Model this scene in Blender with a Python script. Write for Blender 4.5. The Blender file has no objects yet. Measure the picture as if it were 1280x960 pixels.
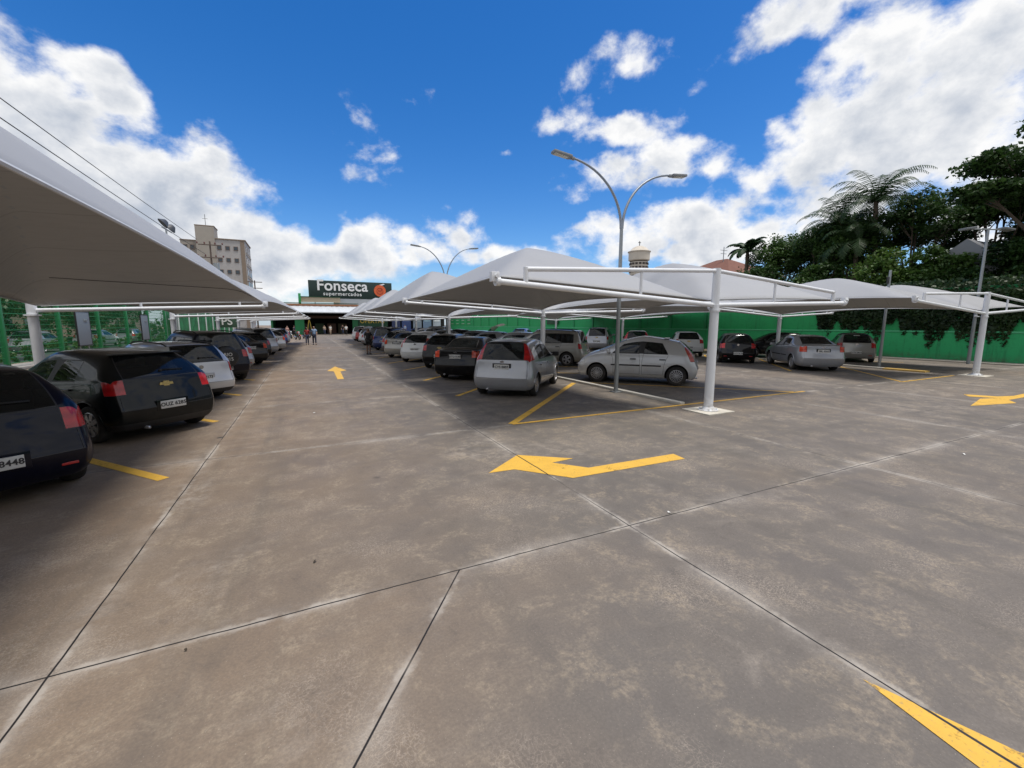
import bpy, bmesh, math, random
import numpy as np
from mathutils import Vector, Matrix
from mathutils.bvhtree import BVHTree
R = math.radians
rnd = random.Random(7)
scene = bpy.context.scene
COL = scene.collection

# ------------------------------------------------------------------ helpers
def tag(o, label=None, cat=None, group=None, kind=None):
    if label: o['label'] = label
    if cat: o['category'] = cat
    if group: o['group'] = group
    if kind: o['kind'] = kind
    return o

def empty(name, loc=(0, 0, 0), rz=0.0):
    o = bpy.data.objects.new(name, None)
    o.empty_display_size = 0.2
    COL.objects.link(o)
    o.location = loc
    o.rotation_euler = (0, 0, rz)
    return o

def link_mesh(name, me, mats, parent=None):
    o = bpy.data.objects.new(name, me)
    COL.objects.link(o)
    if mats is not None:
        if not isinstance(mats, (list, tuple)): mats = [mats]
        if len(me.materials) == 0:
            for m in mats: me.materials.append(m)
    if parent is not None: o.parent = parent
    return o

def kids(o): return [c for c in bpy.data.objects if c.parent == o]

KIDS = {}
def copy_tree(o, parent=None):
    c = o.copy()
    COL.objects.link(c)
    c.parent = parent
    for ch in list(o.children):
        copy_tree(ch, c)
    return c

class MB:
    """collects shapes into one mesh"""
    def __init__(s):
        s.v = []; s.f = []; s.m = []; s.sm = []
    def add(s, vs, fs, mi=0, smooth=False, mat=None):
        b = len(s.v)
        for p in vs:
            p = Vector(p)
            if mat is not None: p = mat @ p
            s.v.append((p.x, p.y, p.z))
        for f in fs:
            s.f.append([b + i for i in f]); s.m.append(mi); s.sm.append(smooth)
        return s
    def box(s, c, d, mi=0, mat=None, bev=0.0):
        cx, cy, cz = c; x, y, z = d[0] / 2, d[1] / 2, d[2] / 2
        if bev <= 0:
            vs = [(cx + a * x, cy + b * y, cz + e * z) for e in (-1, 1) for b in (-1, 1) for a in (-1, 1)]
            fs = [(0, 2, 3, 1), (4, 5, 7, 6), (0, 1, 5, 4), (2, 6, 7, 3), (0, 4, 6, 2), (1, 3, 7, 5)]
            return s.add(vs, fs, mi, False, mat)
        bm = bmesh.new()
        bmesh.ops.create_cube(bm, size=1.0)
        for v in bm.verts: v.co = Vector((v.co.x * d[0], v.co.y * d[1], v.co.z * d[2]))
        bmesh.ops.bevel(bm, geom=bm.edges[:], offset=min(bev, min(d) * .45), segments=2, affect='EDGES', profile=.6)
        bm.verts.index_update()
        vs = [(v.co.x + cx, v.co.y + cy, v.co.z + cz) for v in bm.verts]
        fs = [[v.index for v in f.verts] for f in bm.faces]
        bm.free()
        return s.add(vs, fs, mi, True, mat)
    def tube(s, pts, r, n=10, mi=0, mat=None, caps=True):
        pts = [Vector(p) for p in pts]
        rs = r if isinstance(r, (list, tuple)) else [r] * len(pts)
        vs = []; fs = []
        up = None
        for i, p in enumerate(pts):
            if i == 0: t = pts[1] - p
            elif i == len(pts) - 1: t = p - pts[i - 1]
            else: t = (pts[i + 1] - p).normalized() + (p - pts[i - 1]).normalized()
            t.normalize()
            if up is None:
                up = Vector((0, 0, 1)) if abs(t.z) < .9 else Vector((1, 0, 0))
            a = t.cross(up).normalized(); b = a.cross(t).normalized()
            up = b
            for j in range(n):
                an = 2 * math.pi * j / n
                vs.append(p + (a * math.cos(an) + b * math.sin(an)) * rs[i])
        for i in range(len(pts) - 1):
            for j in range(n):
                k = (j + 1) % n
                fs.append((i * n + j, i * n + k, (i + 1) * n + k, (i + 1) * n + j))
        if caps:
            fs.append(tuple(range(n - 1, -1, -1)))
            fs.append(tuple((len(pts) - 1) * n + j for j in range(n)))
        return s.add(vs, fs, mi, True, mat)
    def lathe(s, prof, n=24, mi=0, axis='z', c=(0, 0, 0), mat=None, close=False):
        vs = []; fs = []
        for (r, h) in prof:
            for j in range(n):
                a = 2 * math.pi * j / n
                x, y = r * math.cos(a), r * math.sin(a)
                p = (x, y, h) if axis == 'z' else ((x, h, y) if axis == 'y' else (h, x, y))
                vs.append((p[0] + c[0], p[1] + c[1], p[2] + c[2]))
        m = len(prof)
        for i in range(m - 1 if not close else m):
            i2 = (i + 1) % m
            for j in range(n):
                k = (j + 1) % n
                fs.append((i * n + j, i * n + k, i2 * n + k, i2 * n + j))
        return s.add(vs, fs, mi, True, mat)
    def prism(s, poly, z0, z1, mi=0, mat=None):
        n = len(poly)
        vs = [(p[0], p[1], z0) for p in poly] + [(p[0], p[1], z1) for p in poly]
        fs = [tuple(range(n - 1, -1, -1)), tuple(range(n, 2 * n))]
        for i in range(n):
            k = (i + 1) % n
            fs.append((i, k, n + k, n + i))
        return s.add(vs, fs, mi, False, mat)
    def mesh(s, name):
        me = bpy.data.meshes.new(name)
        me.from_pydata(s.v, [], s.f)
        me.polygons.foreach_set('material_index', s.m)
        me.polygons.foreach_set('use_smooth', s.sm)
        me.update()
        return me
    def build(s, name, mats, parent=None, autosmooth=True, fix=True):
        me = s.mesh(name)
        if fix:
            bm = bmesh.new(); bm.from_mesh(me)
            bmesh.ops.recalc_face_normals(bm, faces=bm.faces)
            bm.to_mesh(me); bm.free()
        if autosmooth:
            sharp_by_angle(me, 40)
        return link_mesh(name, me, mats, parent)

def sharp_by_angle(me, deg):
    try:
        me.set_sharp_from_angle(angle=R(deg))
    except Exception:
        pass

def text_mesh(body, size, extrude=0.0, spacing=1.0, offset=0.0, name='text'):
    cu = bpy.data.curves.new(name, 'FONT')
    cu.body = body; cu.size = size; cu.extrude = extrude
    cu.align_x = 'CENTER'; cu.align_y = 'CENTER'
    cu.space_character = spacing; cu.offset = offset
    cu.resolution_u = 4
    ob = bpy.data.objects.new(name, cu)
    COL.objects.link(ob)
    dg = bpy.context.evaluated_depsgraph_get()
    me = bpy.data.meshes.new_from_object(ob.evaluated_get(dg))
    bpy.data.objects.remove(ob)
    bpy.data.curves.remove(cu)
    me.name = name
    me.materials.clear()
    return me

# ------------------------------------------------------------------ materials
def new_mat(name):
    m = bpy.data.materials.new(name); m.use_nodes = True
    nt = m.node_tree
    b = nt.nodes['Principled BSDF']
    return m, nt, b

def N(nt, t, **kw):
    n = nt.nodes.new(t)
    for k, v in kw.items(): setattr(n, k, v)
    return n

def lnk(nt, a, b): nt.links.new(a, b)

def mth(nt, op, a, b=None, clamp=False):
    n = N(nt, 'ShaderNodeMath', operation=op, use_clamp=clamp)
    for i, x in enumerate((a, b)):
        if x is None: continue
        if isinstance(x, (int, float)): n.inputs[i].default_value = x
        else: lnk(nt, x, n.inputs[i])
    return n.outputs[0]

def vmth(nt, op, a, b=None, out=0):
    n = N(nt, 'ShaderNodeVectorMath', operation=op)
    for i, x in enumerate((a, b)):
        if x is None: continue
        if isinstance(x, (tuple, list, Vector)): n.inputs[i].default_value = tuple(x)
        else: lnk(nt, x, n.inputs[i])
    return n.outputs[out]

def noise(nt, vec, scale, detail=4, rough=.55, dist=0.0, dim='3D'):
    n = N(nt, 'ShaderNodeTexNoise', noise_dimensions=dim)
    n.inputs['Scale'].default_value = scale; n.inputs['Detail'].default_value = detail
    n.inputs['Roughness'].default_value = rough; n.inputs['Distortion'].default_value = dist
    if vec is not None: lnk(nt, vec, n.inputs['Vector'])
    return n.outputs['Fac']

def mrange(nt, v, a, b, c=0.0, d=1.0, smooth=True):
    n = N(nt, 'ShaderNodeMapRange', interpolation_type='SMOOTHSTEP' if smooth else 'LINEAR')
    lnk(nt, v, n.inputs['Value'])
    for i, x in zip(('From Min', 'From Max', 'To Min', 'To Max'), (a, b, c, d)): n.inputs[i].default_value = x
    return n.outputs['Result']

def mixc(nt, fac, a, b, mode='MIX'):
    n = N(nt, 'ShaderNodeMix', data_type='RGBA', blend_type=mode)
    n.clamp_factor = True
    if isinstance(fac, (int, float)): n.inputs['Factor'].default_value = fac
    else: lnk(nt, fac, n.inputs['Factor'])
    for s, x in (('A', a), ('B', b)):
        i = [q for q in n.inputs if q.name == s and q.type == 'RGBA'][0]
        if isinstance(x, (tuple, list)): i.default_value = (*x[:3], 1)
        else: lnk(nt, x, i)
    return [q for q in n.outputs if q.type == 'RGBA'][0]

def pos(nt): return N(nt, 'ShaderNodeNewGeometry').outputs['Position']
def objc(nt): return N(nt, 'ShaderNodeTexCoord').outputs['Object']

def simple(name, col, rough=.5, metal=0.0, coat=0.0, var=0.12, scale=6.0, bump=0.0, spec=.5, dirt=None):
    """plain surface with slight procedural unevenness"""
    m, nt, b = new_mat(name)
    v = objc(nt)
    f = noise(nt, v, scale, 5, .6)
    c = mixc(nt, f, tuple(x * (1 - var) for x in col), tuple(min(1, x * (1 + var)) for x in col))
    if dirt:
        f2 = mrange(nt, noise(nt, v, scale * .35, 6, .65), .5, .72)
        c = mixc(nt, mth(nt, 'MULTIPLY', f2, dirt[1]), c, dirt[0])
    lnk(nt, c, b.inputs['Base Color'])
    b.inputs['Metallic'].default_value = metal
    r = mrange(nt, f, .25, .75, max(0, rough - .06), min(1, rough + .06))
    lnk(nt, r, b.inputs['Roughness'])
    b.inputs['Coat Weight'].default_value = coat
    b.inputs['Coat Roughness'].default_value = .03
    b.inputs['Specular IOR Level'].default_value = spec
    if bump > 0:
        bn = N(nt, 'ShaderNodeBump'); bn.inputs['Strength'].default_value = bump; bn.inputs['Distance'].default_value = .02
        lnk(nt, noise(nt, v, scale * 4, 6, .6), bn.inputs['Height']); lnk(nt, bn.outputs[0], b.inputs['Normal'])
    return m

def paint(name, col, metal=.35, dusty=1.0, coat=.85):
    m, nt, b = new_mat(name)
    v = objc(nt)
    f = noise(nt, v, 2.2, 4, .6)
    dust = mrange(nt, noise(nt, v, 5.0, 6, .7), .45, .8)
    sep = N(nt, 'ShaderNodeSeparateXYZ'); lnk(nt, v, sep.inputs[0])
    low = mrange(nt, sep.outputs['Z'], .7, .15)
    dust = mth(nt, 'MULTIPLY', dust, mth(nt, 'ADD', mth(nt, 'MULTIPLY', low, .3 * dusty), .05 * dusty))
    c = mixc(nt, f, tuple(x * .92 for x in col), tuple(min(1, x * 1.06) for x in col))
    c = mixc(nt, dust, c, (.26, .21, .17))
    lnk(nt, c, b.inputs['Base Color'])
    b.inputs['Metallic'].default_value = metal
    rr = mrange(nt, dust, 0, .3, .28, .55)
    lnk(nt, rr, b.inputs['Roughness'])
    b.inputs['Specular IOR Level'].default_value = .12
    b.inputs['Coat Weight'].default_value = coat
    b.inputs['Coat Roughness'].default_value = .03
    return m

MAT = {}
MAT['glass'] = None
def glass_mat(name, col=(.012, .014, .016), alpha=.0):
    m, nt, b = new_mat(name)
    v = objc(nt)
    f = noise(nt, v, 3, 3)
    lnk(nt, mixc(nt, f, tuple(x * .8 for x in col), tuple(x * 1.3 for x in col)), b.inputs['Base Color'])
    b.inputs['Roughness'].default_value = .03
    b.inputs['IOR'].default_value = 1.5
    b.inputs['Specular IOR Level'].default_value = .6
    if alpha > 0:
        out = nt.nodes['Material Output']
        tr = N(nt, 'ShaderNodeBsdfTransparent'); tr.inputs[0].default_value = (.55, .6, .6, 1)
        mx = N(nt, 'ShaderNodeMixShader'); mx.inputs[0].default_value = alpha
        lnk(nt, b.outputs[0], mx.inputs[1]); lnk(nt, tr.outputs[0], mx.inputs[2]); lnk(nt, mx.outputs[0], out.inputs[0])
    return m
MAT['glass'] = glass_mat('tinted_glass', (.010, .012, .013), .28)
MAT['glass_clear'] = glass_mat('car_glass', (.016, .018, .02), .5)
MAT['black'] = simple('black_plastic', (.018, .018, .019), .55)
MAT['rubber'] = simple('tyre_rubber', (.022, .021, .02), .85, dirt=((.12, .1, .085), .35), scale=9)
MAT['well'] = simple('wheel_well', (.008, .008, .008), .95)
MAT['rim'] = simple('rim_silver', (.48, .48, .5), .35, .7, dirt=((.1, .085, .07), .3))
MAT['rim_dark'] = simple('rim_back', (.015, .015, .016), .7)
MAT['chrome'] = simple('chrome', (.7, .7, .72), .12, 1.0, var=.03)
MAT['gold'] = simple('emblem_gold', (.75, .6, .28), .25, .8, var=.05)
def light_mat(name, col, rough=.12):
    m, nt, b = new_mat(name)
    v = objc(nt)
    w = N(nt, 'ShaderNodeTexWave', wave_type='BANDS', bands_direction='Z'); w.inputs['Scale'].default_value = 2.5; lnk(nt, v, w.inputs['Vector'])
    lnk(nt, mixc(nt, w.outputs['Fac'], tuple(x * .72 for x in col), col), b.inputs['Base Color'])
    b.inputs['Roughness'].default_value = rough
    b.inputs['Coat Weight'].default_value = .35
    return m
MAT['red'] = light_mat('taillight_red', (.50, .010, .014), .22)
MAT['redwhite'] = light_mat('taillight_clear', (.50, .09, .07), .2)
MAT['amber'] = light_mat('indicator_amber', (.62, .06, .02), .2)
MAT['lamp'] = light_mat('headlight_lens', (.62, .64, .66), .08)
MAT['plate'] = simple('plate_grey', (.62, .62, .6), .45)
MAT['plate_ink'] = simple('plate_ink', (.03, .03, .035), .5)
P = {}
P['navy'] = paint('paint_navy', (.002, .003, .012), .0, .2, .32)
P['charcoal'] = paint('paint_charcoal', (.006, .008, .009), .1, .2, .42)
P['silver'] = paint('paint_silver', (.36, .37, .39), .45)
P['silver_light'] = paint('paint_silver_light', (.56, .57, .58), .25)
P['silver_warm'] = paint('paint_champagne', (.36, .35, .32), .4)
P['grey'] = paint('paint_grey', (.2, .21, .23), .5)
P['black'] = paint('paint_black', (.004, .004, .005), .05, .3, .55)
P['white'] = paint('paint_white', (.72, .73, .72), .0)
P['blue'] = paint('paint_blue', (.012, .03, .12), .3)
P['red'] = paint('paint_red', (.3, .015, .012), .2)
P['beige'] = paint('paint_beige', (.36, .31, .24), .3)
P['green'] = paint('paint_dark_green', (.012, .035, .025), .25)

def white_metal():
    m, nt, b = new_mat('white_painted_steel')
    v = pos(nt)
    f = noise(nt, v, 3.0, 5, .6)
    c = mixc(nt, f, (.60, .62, .65), (.74, .75, .77))
    st = mrange(nt, noise(nt, v, 14, 6, .7), .60, .75)
    c = mixc(nt, mth(nt, 'MULTIPLY', st, .35), c, (.35, .31, .26))
    sep = N(nt, 'ShaderNodeSeparateXYZ'); lnk(nt, v, sep.inputs[0])
    low = mth(nt, 'MULTIPLY', mrange(nt, sep.outputs['Z'], .5, 0), mrange(nt, noise(nt, v, 9, 5), .4, .65))
    c = mixc(nt, mth(nt, 'MULTIPLY', low, .6), c, (.3, .26, .21))
    lnk(nt, c, b.inputs['Base Color']); b.inputs['Roughness'].default_value = .42
    return m
MAT['white_steel'] = white_metal()
MAT['galv'] = simple('galvanised_steel', (.30, .32, .33), .45, .6, scale=4, dirt=((.16, .15, .14), .4))
MAT['lamp_steel'] = simple('lamp_steel', (.26, .29, .33), .45, .4, scale=3)
# ------------------------------------------------------------------ ground
JX0, JXS = -1.38, 4.04
JY0, JYS = 2.95, 4.15
def ground_material():
    m, nt, b = new_mat('worn_concrete')
    p = pos(nt)
    sep = N(nt, 'ShaderNodeSeparateXYZ'); lnk(nt, p, sep.inputs[0])
    X, Y = sep.outputs['X'], sep.outputs['Y']
    # wobble of joints
    wob = mth(nt, 'MULTIPLY', mth(nt, 'SUBTRACT', noise(nt, p, 1.4, 3), .5), .03)
    def jd(c, o, s):
        t = mth(nt, 'ADD', mth(nt, 'SUBTRACT', c, o - 400 * s - s / 2), wob)
        t = mth(nt, 'MODULO', t, s)
        return mth(nt, 'ABSOLUTE', mth(nt, 'SUBTRACT', t, s / 2))
    dx = jd(X, JX0, JXS); dy = jd(Y, JY0, JYS)
    # one saw cut running off the grid
    ax, ay, bx, by = 0.98, 2.97, -0.75, 0.6
    L = math.hypot(bx - ax, by - ay); nx, ny = -(by - ay) / L, (bx - ax) / L
    dd = mth(nt, 'ADD', mth(nt, 'MULTIPLY', X, nx), mth(nt, 'MULTIPLY', Y, ny))
    dd = mth(nt, 'ABSOLUTE', mth(nt, 'ADD', mth(nt, 'SUBTRACT', dd, ax * nx + ay * ny), mth(nt, 'MULTIPLY', wob, .4)))
    dd = mth(nt, 'ADD', dd, mrange(nt, Y, 2.95, 2.96, 0, 50, False))
    dd = mth(nt, 'ADD', dd, mrange(nt, Y, -3.0, -3.01, 0, 50, False))
    d = mth(nt, 'MINIMUM', mth(nt, 'MINIMUM', dx, dy), dd)
    # slab ids
    ix = mth(nt, 'FLOOR', mth(nt, 'DIVIDE', mth(nt, 'SUBTRACT', X, JX0), JXS))
    iy = mth(nt, 'FLOOR', mth(nt, 'DIVIDE', mth(nt, 'SUBTRACT', Y, JY0), JYS))
    cv = N(nt, 'ShaderNodeCombineXYZ'); lnk(nt, ix, cv.inputs[0]); lnk(nt, iy, cv.inputs[1])
    wn = N(nt, 'ShaderNodeTexWhiteNoise', noise_dimensions='3D'); lnk(nt, cv.outputs[0], wn.inputs['Vector'])
    slab = wn.outputs['Value']
    big = noise(nt, p, .22, 5, .6, .6)
    mid = noise(nt, p, .9, 7, .66, .8)
    fine = noise(nt, p, 7.0, 8, .72)
    blot = noise(nt, p, 2.6, 9, .70, .5)
    grain = noise(nt, p, 60, 4, .7)
    warm = mth(nt, 'ADD', mrange(nt, X, 3.5, -2.5, 0, .9), mth(nt, 'MULTIPLY', mth(nt, 'SUBTRACT', big, .5), 1.6), True)
    c = mixc(nt, warm, (.152, .133, .116), (.262, .187, .123))
    # slab to slab tone
    c = mixc(nt, mth(nt, 'MULTIPLY', mth(nt, 'SUBTRACT', slab, .1), .42), c, (.105, .098, .085))
    # dark tyre-worn and damp patches
    dk = mrange(nt, mid, .52, .30)
    c = mixc(nt, mth(nt, 'MULTIPLY', dk, .22), c, (.085, .076, .07))
    # light scuffed patches
    lt = mth(nt, 'MULTIPLY', mrange(nt, noise(nt, p, .55, 6, .62, 1.0), .52, .74), mrange(nt, fine, .40, .62))
    c = mixc(nt, mth(nt, 'MULTIPLY', lt, .70), c, (.40, .345, .285))
    c = mixc(nt, mth(nt, 'MULTIPLY', mrange(nt, blot, .46, .66, 0, .62), mrange(nt, noise(nt, p, 22, 7, .75), .38, .62)), c, (.37, .30, .215))
    c = mixc(nt, mth(nt, 'MULTIPLY', mrange(nt, blot, .46, .28, 0, .50), mrange(nt, noise(nt, p, 17, 7, .75), .35, .62)), c, (.080, .068, .060))
    # fibrous pale scratches
    mp = N(nt, 'ShaderNodeMapping'); lnk(nt, p, mp.inputs[0]); mp.inputs['Scale'].default_value = (1, 1, 1); mp.inputs['Rotation'].default_value = (0, 0, .5)
    vo = N(nt, 'ShaderNodeTexVoronoi', feature='DISTANCE_TO_EDGE'); vo.inputs['Scale'].default_value = 34
    nv = N(nt, 'ShaderNodeTexNoise'); nv.inputs['Scale'].default_value = 6; nv.inputs['Detail'].default_value = 4; lnk(nt, p, nv.inputs['Vector'])
    lnk(nt, vmth(nt, 'ADD', p, vmth(nt, 'SCALE', nv.outputs['Color'], None)), vo.inputs['Vector'])
    vo_in = vo.inputs['Vector'].links[0].from_node
    vo_in.inputs[1].links[0].from_node.inputs['Scale'].default_value = .34
    fib = mth(nt, 'MULTIPLY', mrange(nt, vo.outputs['Distance'], .11, .0), mrange(nt, noise(nt, p, .8, 5, .6), .47, .64))
    c = mixc(nt, mth(nt, 'MULTIPLY', fib, .55), c, (.42, .35, .28))
    # oil under parked rows
    c = mixc(nt, mth(nt, 'MULTIPLY', mrange(nt, noise(nt, p, 2.3, 4, .6), .62, .80), .25), c, (.07, .062, .058))
    # tyre tracks along the lane and oil drips in the bays
    mt = N(nt, 'ShaderNodeMapping'); lnk(nt, p, mt.inputs[0]); mt.inputs['Scale'].default_value = (1.5, .07, 1)
    c = mixc(nt, mrange(nt, noise(nt, mt.outputs[0], 1.0, 5, .6), .52, .70, 0, .38), c, (.085, .078, .068))
    mt2 = N(nt, 'ShaderNodeMapping'); lnk(nt, p, mt2.inputs[0]); mt2.inputs['Scale'].default_value = (.08, 1.3, 1)
    c = mixc(nt, mrange(nt, noise(nt, mt2.outputs[0], 1.0, 5, .6), .55, .72, 0, .30), c, (.085, .078, .068))
    od = N(nt, 'ShaderNodeTexVoronoi'); od.inputs['Scale'].default_value = 1.1; lnk(nt, p, od.inputs['Vector'])
    c = mixc(nt, mth(nt, 'MULTIPLY', mrange(nt, mth(nt, 'ADD', od.outputs['Distance'], mth(nt, 'MULTIPLY', mth(nt, 'SUBTRACT', fine, .5), .12)), .075, .03), mrange(nt, big, .45, .6)), c, (.03, .027, .025))
    # speckle
    c = mixc(nt, mrange(nt, grain, .35, .65, 0, .34), c, (.085, .074, .066))
    c = mixc(nt, mth(nt, 'MULTIPLY', mrange(nt, noise(nt, p, 110, 2, .5), .66, .76), .45), c, (.5, .44, .36))
    # pale salts along joints
    eff = mth(nt, 'MULTIPLY', mrange(nt, mth(nt, 'ADD', d, mth(nt, 'MULTIPLY', mth(nt, 'SUBTRACT', fine, .5), .30)), .20, .0), mrange(nt, mth(nt, 'ADD', noise(nt, p, .8, 5, .65), mth(nt, 'MULTIPLY', fine, .6)), .70, 1.0))
    c = mixc(nt, mth(nt, 'MULTIPLY', eff, .36), c, (.42, .385, .34))
    eff2 = mth(nt, 'MULTIPLY', mrange(nt, mth(nt, 'ADD', d, mth(nt, 'MULTIPLY', mth(nt, 'SUBTRACT', noise(nt, p, 12, 6, .75), .5), .10)), .055, .015), mrange(nt, noise(nt, p, 1.3, 5, .7), .44, .62))
    c = mixc(nt, mth(nt, 'MULTIPLY', eff2, .56), c, (.46, .42, .37))
    # the cut itself
    jm = mth(nt, 'MULTIPLY', mrange(nt, d, .0075, .004), mrange(nt, noise(nt, p, .9, 3, .6), .33, .45, .35, 1.0))
    c = mixc(nt, jm, c, (.012, .011, .011))
    lnk(nt, c, b.inputs['Base Color'])
    lnk(nt, mrange(nt, mid, .3, .7, .62, .85), b.inputs['Roughness'])
    b.inputs['Specular IOR Level'].default_value = .35
    bn = N(nt, 'ShaderNodeBump'); bn.inputs['Strength'].default_value = .15; bn.inputs['Distance'].default_value = .004
    hgt = mth(nt, 'SUBTRACT', mth(nt, 'ADD', fine, mth(nt, 'MULTIPLY', grain, .6)), mth(nt, 'MULTIPLY', jm, 3))
    lnk(nt, hgt, bn.inputs['Height']); lnk(nt, bn.outputs[0], b.inputs['Normal'])
    return m
MAT['ground'] = ground_material()

def paint_mark(name, col):
    m, nt, b = new_mat(name)
    p = pos(nt)
    f = noise(nt, p, 5, 7, .68)
    g = noise(nt, p, 45, 5, .7)
    c = mixc(nt, f, tuple(x * .75 for x in col), tuple(min(1, x * 1.15) for x in col))
    c = mixc(nt, mrange(nt, g, .52, .75, 0, .6), c, (.2, .17, .12))
    sep = N(nt, 'ShaderNodeSeparateXYZ'); lnk(nt, p, sep.inputs[0])
    t = mth(nt, 'MODULO', mth(nt, 'ADD', mth(nt, 'SUBTRACT', sep.outputs['X'], JX0 - 100 * JXS - JXS / 2),
            mth(nt, 'MULTIPLY', mth(nt, 'SUBTRACT', noise(nt, p, 1.4, 3), .5), .03)), JXS)
    jd = mth(nt, 'ABSOLUTE', mth(nt, 'SUBTRACT', t, JXS / 2))
    c = mixc(nt, mrange(nt, jd, .011, .007), c, (.02, .018, .015))
    lnk(nt, c, b.inputs['Base Color'])
    b.inputs['Roughness'].default_value = .6
    out = nt.nodes['Material Output']
    tr = N(nt, 'ShaderNodeBsdfTransparent'); mx = N(nt, 'ShaderNodeMixShader')
    wear = mrange(nt, mth(nt, 'ADD', noise(nt, p, 3.2, 8, .72), mth(nt, 'MULTIPLY', g, .30)), .72, .86, 0, .85)
    lnk(nt, wear, mx.inputs[0]); lnk(nt, b.outputs[0], mx.inputs[1]); lnk(nt, tr.outputs[0], mx.inputs[2])
    lnk(nt, mx.outputs[0], out.inputs[0])
    return m
MAT['yellow'] = paint_mark('yellow_road_paint', (.70, .41, .055))
MAT['whitepaint'] = paint_mark('white_curb_paint', (.55, .51, .44))

gb = MB()
gb.add([(-400, -120, 0), (500, -120, 0), (500, 700, 0), (-400, 700, 0)], [(0, 1, 2, 3)])
o = gb.build('ground', MAT['ground']); tag(o, 'worn brown grey concrete paving of the car park with cut joints', kind='structure')

def mark(name, polys, mat, label, z=.004):
    mb = MB()
    for poly in polys:
        mb.add([(x, y, z) for x, y in poly], [tuple(range(len(poly)))])
    ob = mb.build(name, mat, autosmooth=False, fix=False)
    for pl in ob.data.polygons:
        if pl.normal.z < 0: pl.flip()
    tag(ob, label, kind='structure')
    return ob

def strip(a, b, w):
    a = Vector(a); b = Vector(b); d = (b - a).normalized(); n = Vector((-d.y, d.x)) * w / 2
    return [tuple(a + n), tuple(a - n), tuple(b - n), tuple(b + n)]

mark('turn_arrow', [[(2.0, 4.85), (2.36, 4.83), (2.88, 4.23), (4.74, 4.18), (4.77, 4.42), (3.28, 4.46), (2.95, 4.85), (3.32, 4.88), (2.67, 5.37)]], MAT['yellow'],
     'yellow bent turn arrow painted on the bare concrete in the middle of the lane crossing')
mark('turn_arrow', [[(13.91, 4.14), (14.82, 3.93), (15.41, 3.81), (15.86, 4.06), (17.0, 4.04), (18.6, 4.04), (18.6, 4.28), (16.9, 4.25), (16.38, 4.40), (16.05, 4.95), (15.68, 4.72), (15.98, 4.3), (15.48, 4.45)]], MAT['yellow'],
     'yellow turn arrow painted near the leaning white post of the wall row')
mark('turn_arrow', [[(2.59, 1.02), (2.50, .52), (2.45, .3), (2.60, .3), (2.60, -.9), (2.84, -.9), (2.84, .3), (2.98, .3), (2.76, .50)]], MAT['yellow'],
     'yellow arrow whose sharp point lies along the saw cut')
mark('lane_arrow', [[(1.06, 20.6), (.66, 18.75), (.90, 18.5), (.87, 15.75), (1.08, 15.76), (1.14, 18.35), (1.40, 18.7)]], MAT['yellow'],
     'small straight yellow arrow pointing to the supermarket along the lane')
# stall lines
pl = []
for k in range(12):
    y0 = 6.39 + 3.45 * k
    pl.append(strip((-1.70, y0), (-4.7, y0 + 3.55), .13))
mark('parking_line', pl, MAT['yellow'], 'slanted yellow stall lines along the fence side row')
pl = [strip((3.44, 7.16), (7.75, 11.45), .15)]
for k in range(1, 11):
    pl.append(strip((3.5, 7.16 + 3.5 * k), (7.75, 11.45 + 3.5 * k), .12))
for k in range(0, 11):
    pl.append(strip((12.3, 7.2 + 3.5 * k), (8.1, 11.4 + 3.5 * k), .10))
mark('parking_line', pl, MAT['yellow'], 'slanted yellow stall lines of the middle double row')
mark('parking_line', [strip((3.44, 7.13), (12.66, 7.13), .09)], MAT['yellow'], 'long thin yellow line closing the middle double row', .0075)
pl = []
for k in range(0, 8):
    pl.append(strip((17.7, 6.95 + 3.6 * k), (22.0, 11.2 + 3.6 * k), .10))
    if k: pl.append(strip((22.5, 11.2 + 3.6 * k), (26.8, 6.95 + 3.6 * k), .10))
pl.append(strip((17.65, 6.95), (21.6, 6.99), .09))
mark('parking_line', pl, MAT['yellow'], 'yellow stall lines of the row by the green wall')

kb = MB()
for (x0, x1, y0, y1) in ((7.86, 8.0, 7.15, 60), (21.95, 22.09, 9.3, 60)):
    kb.box(((x0 + x1) / 2, (y0 + y1) / 2, .03), (x1 - x0, y1 - y0, .075), bev=.015)
o = kb.build('kerb', simple('kerb_concrete', (.52, .5, .45), .8, scale=3, dirt=((.2, .17, .14), .5)))
tag(o, 'low white painted kerb between facing stalls', kind='structure')
kb = MB(); kb.prism([(21.84, 7.9), (22.24, 7.9), (22.24, 9.28), (21.84, 9.28)], 0, .06)
o = kb.build('kerb', simple('kerb_yellow', (.55, .36, .10), .8, scale=3, dirt=((.2, .17, .14), .5))); tag(o, 'short kerb piece painted yellow', kind='structure')
# sidewalk outside fence on the left and street
sb = MB(); sb.box((-11.4, 45, .06), (1.1, 130, .12), bev=.02); 
o = sb.build('pavement', simple('pavement_concrete', (.34, .32, .29), .85, scale=1.5, dirt=((.2, .18, .15), .6))); tag(o, 'pale concrete strip under the green fence', kind='structure')
sb = MB(); sb.add([(-60, -60, .004), (-13.2, -60, .004), (-13.2, 200, .004), (-60, 200, .004)], [(0, 1, 2, 3)])
o = sb.build('road', simple('asphalt', (.055, .055, .056), .9, scale=.6, var=.25)); tag(o, 'asphalt street beyond the green fence', kind='structure')

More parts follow.
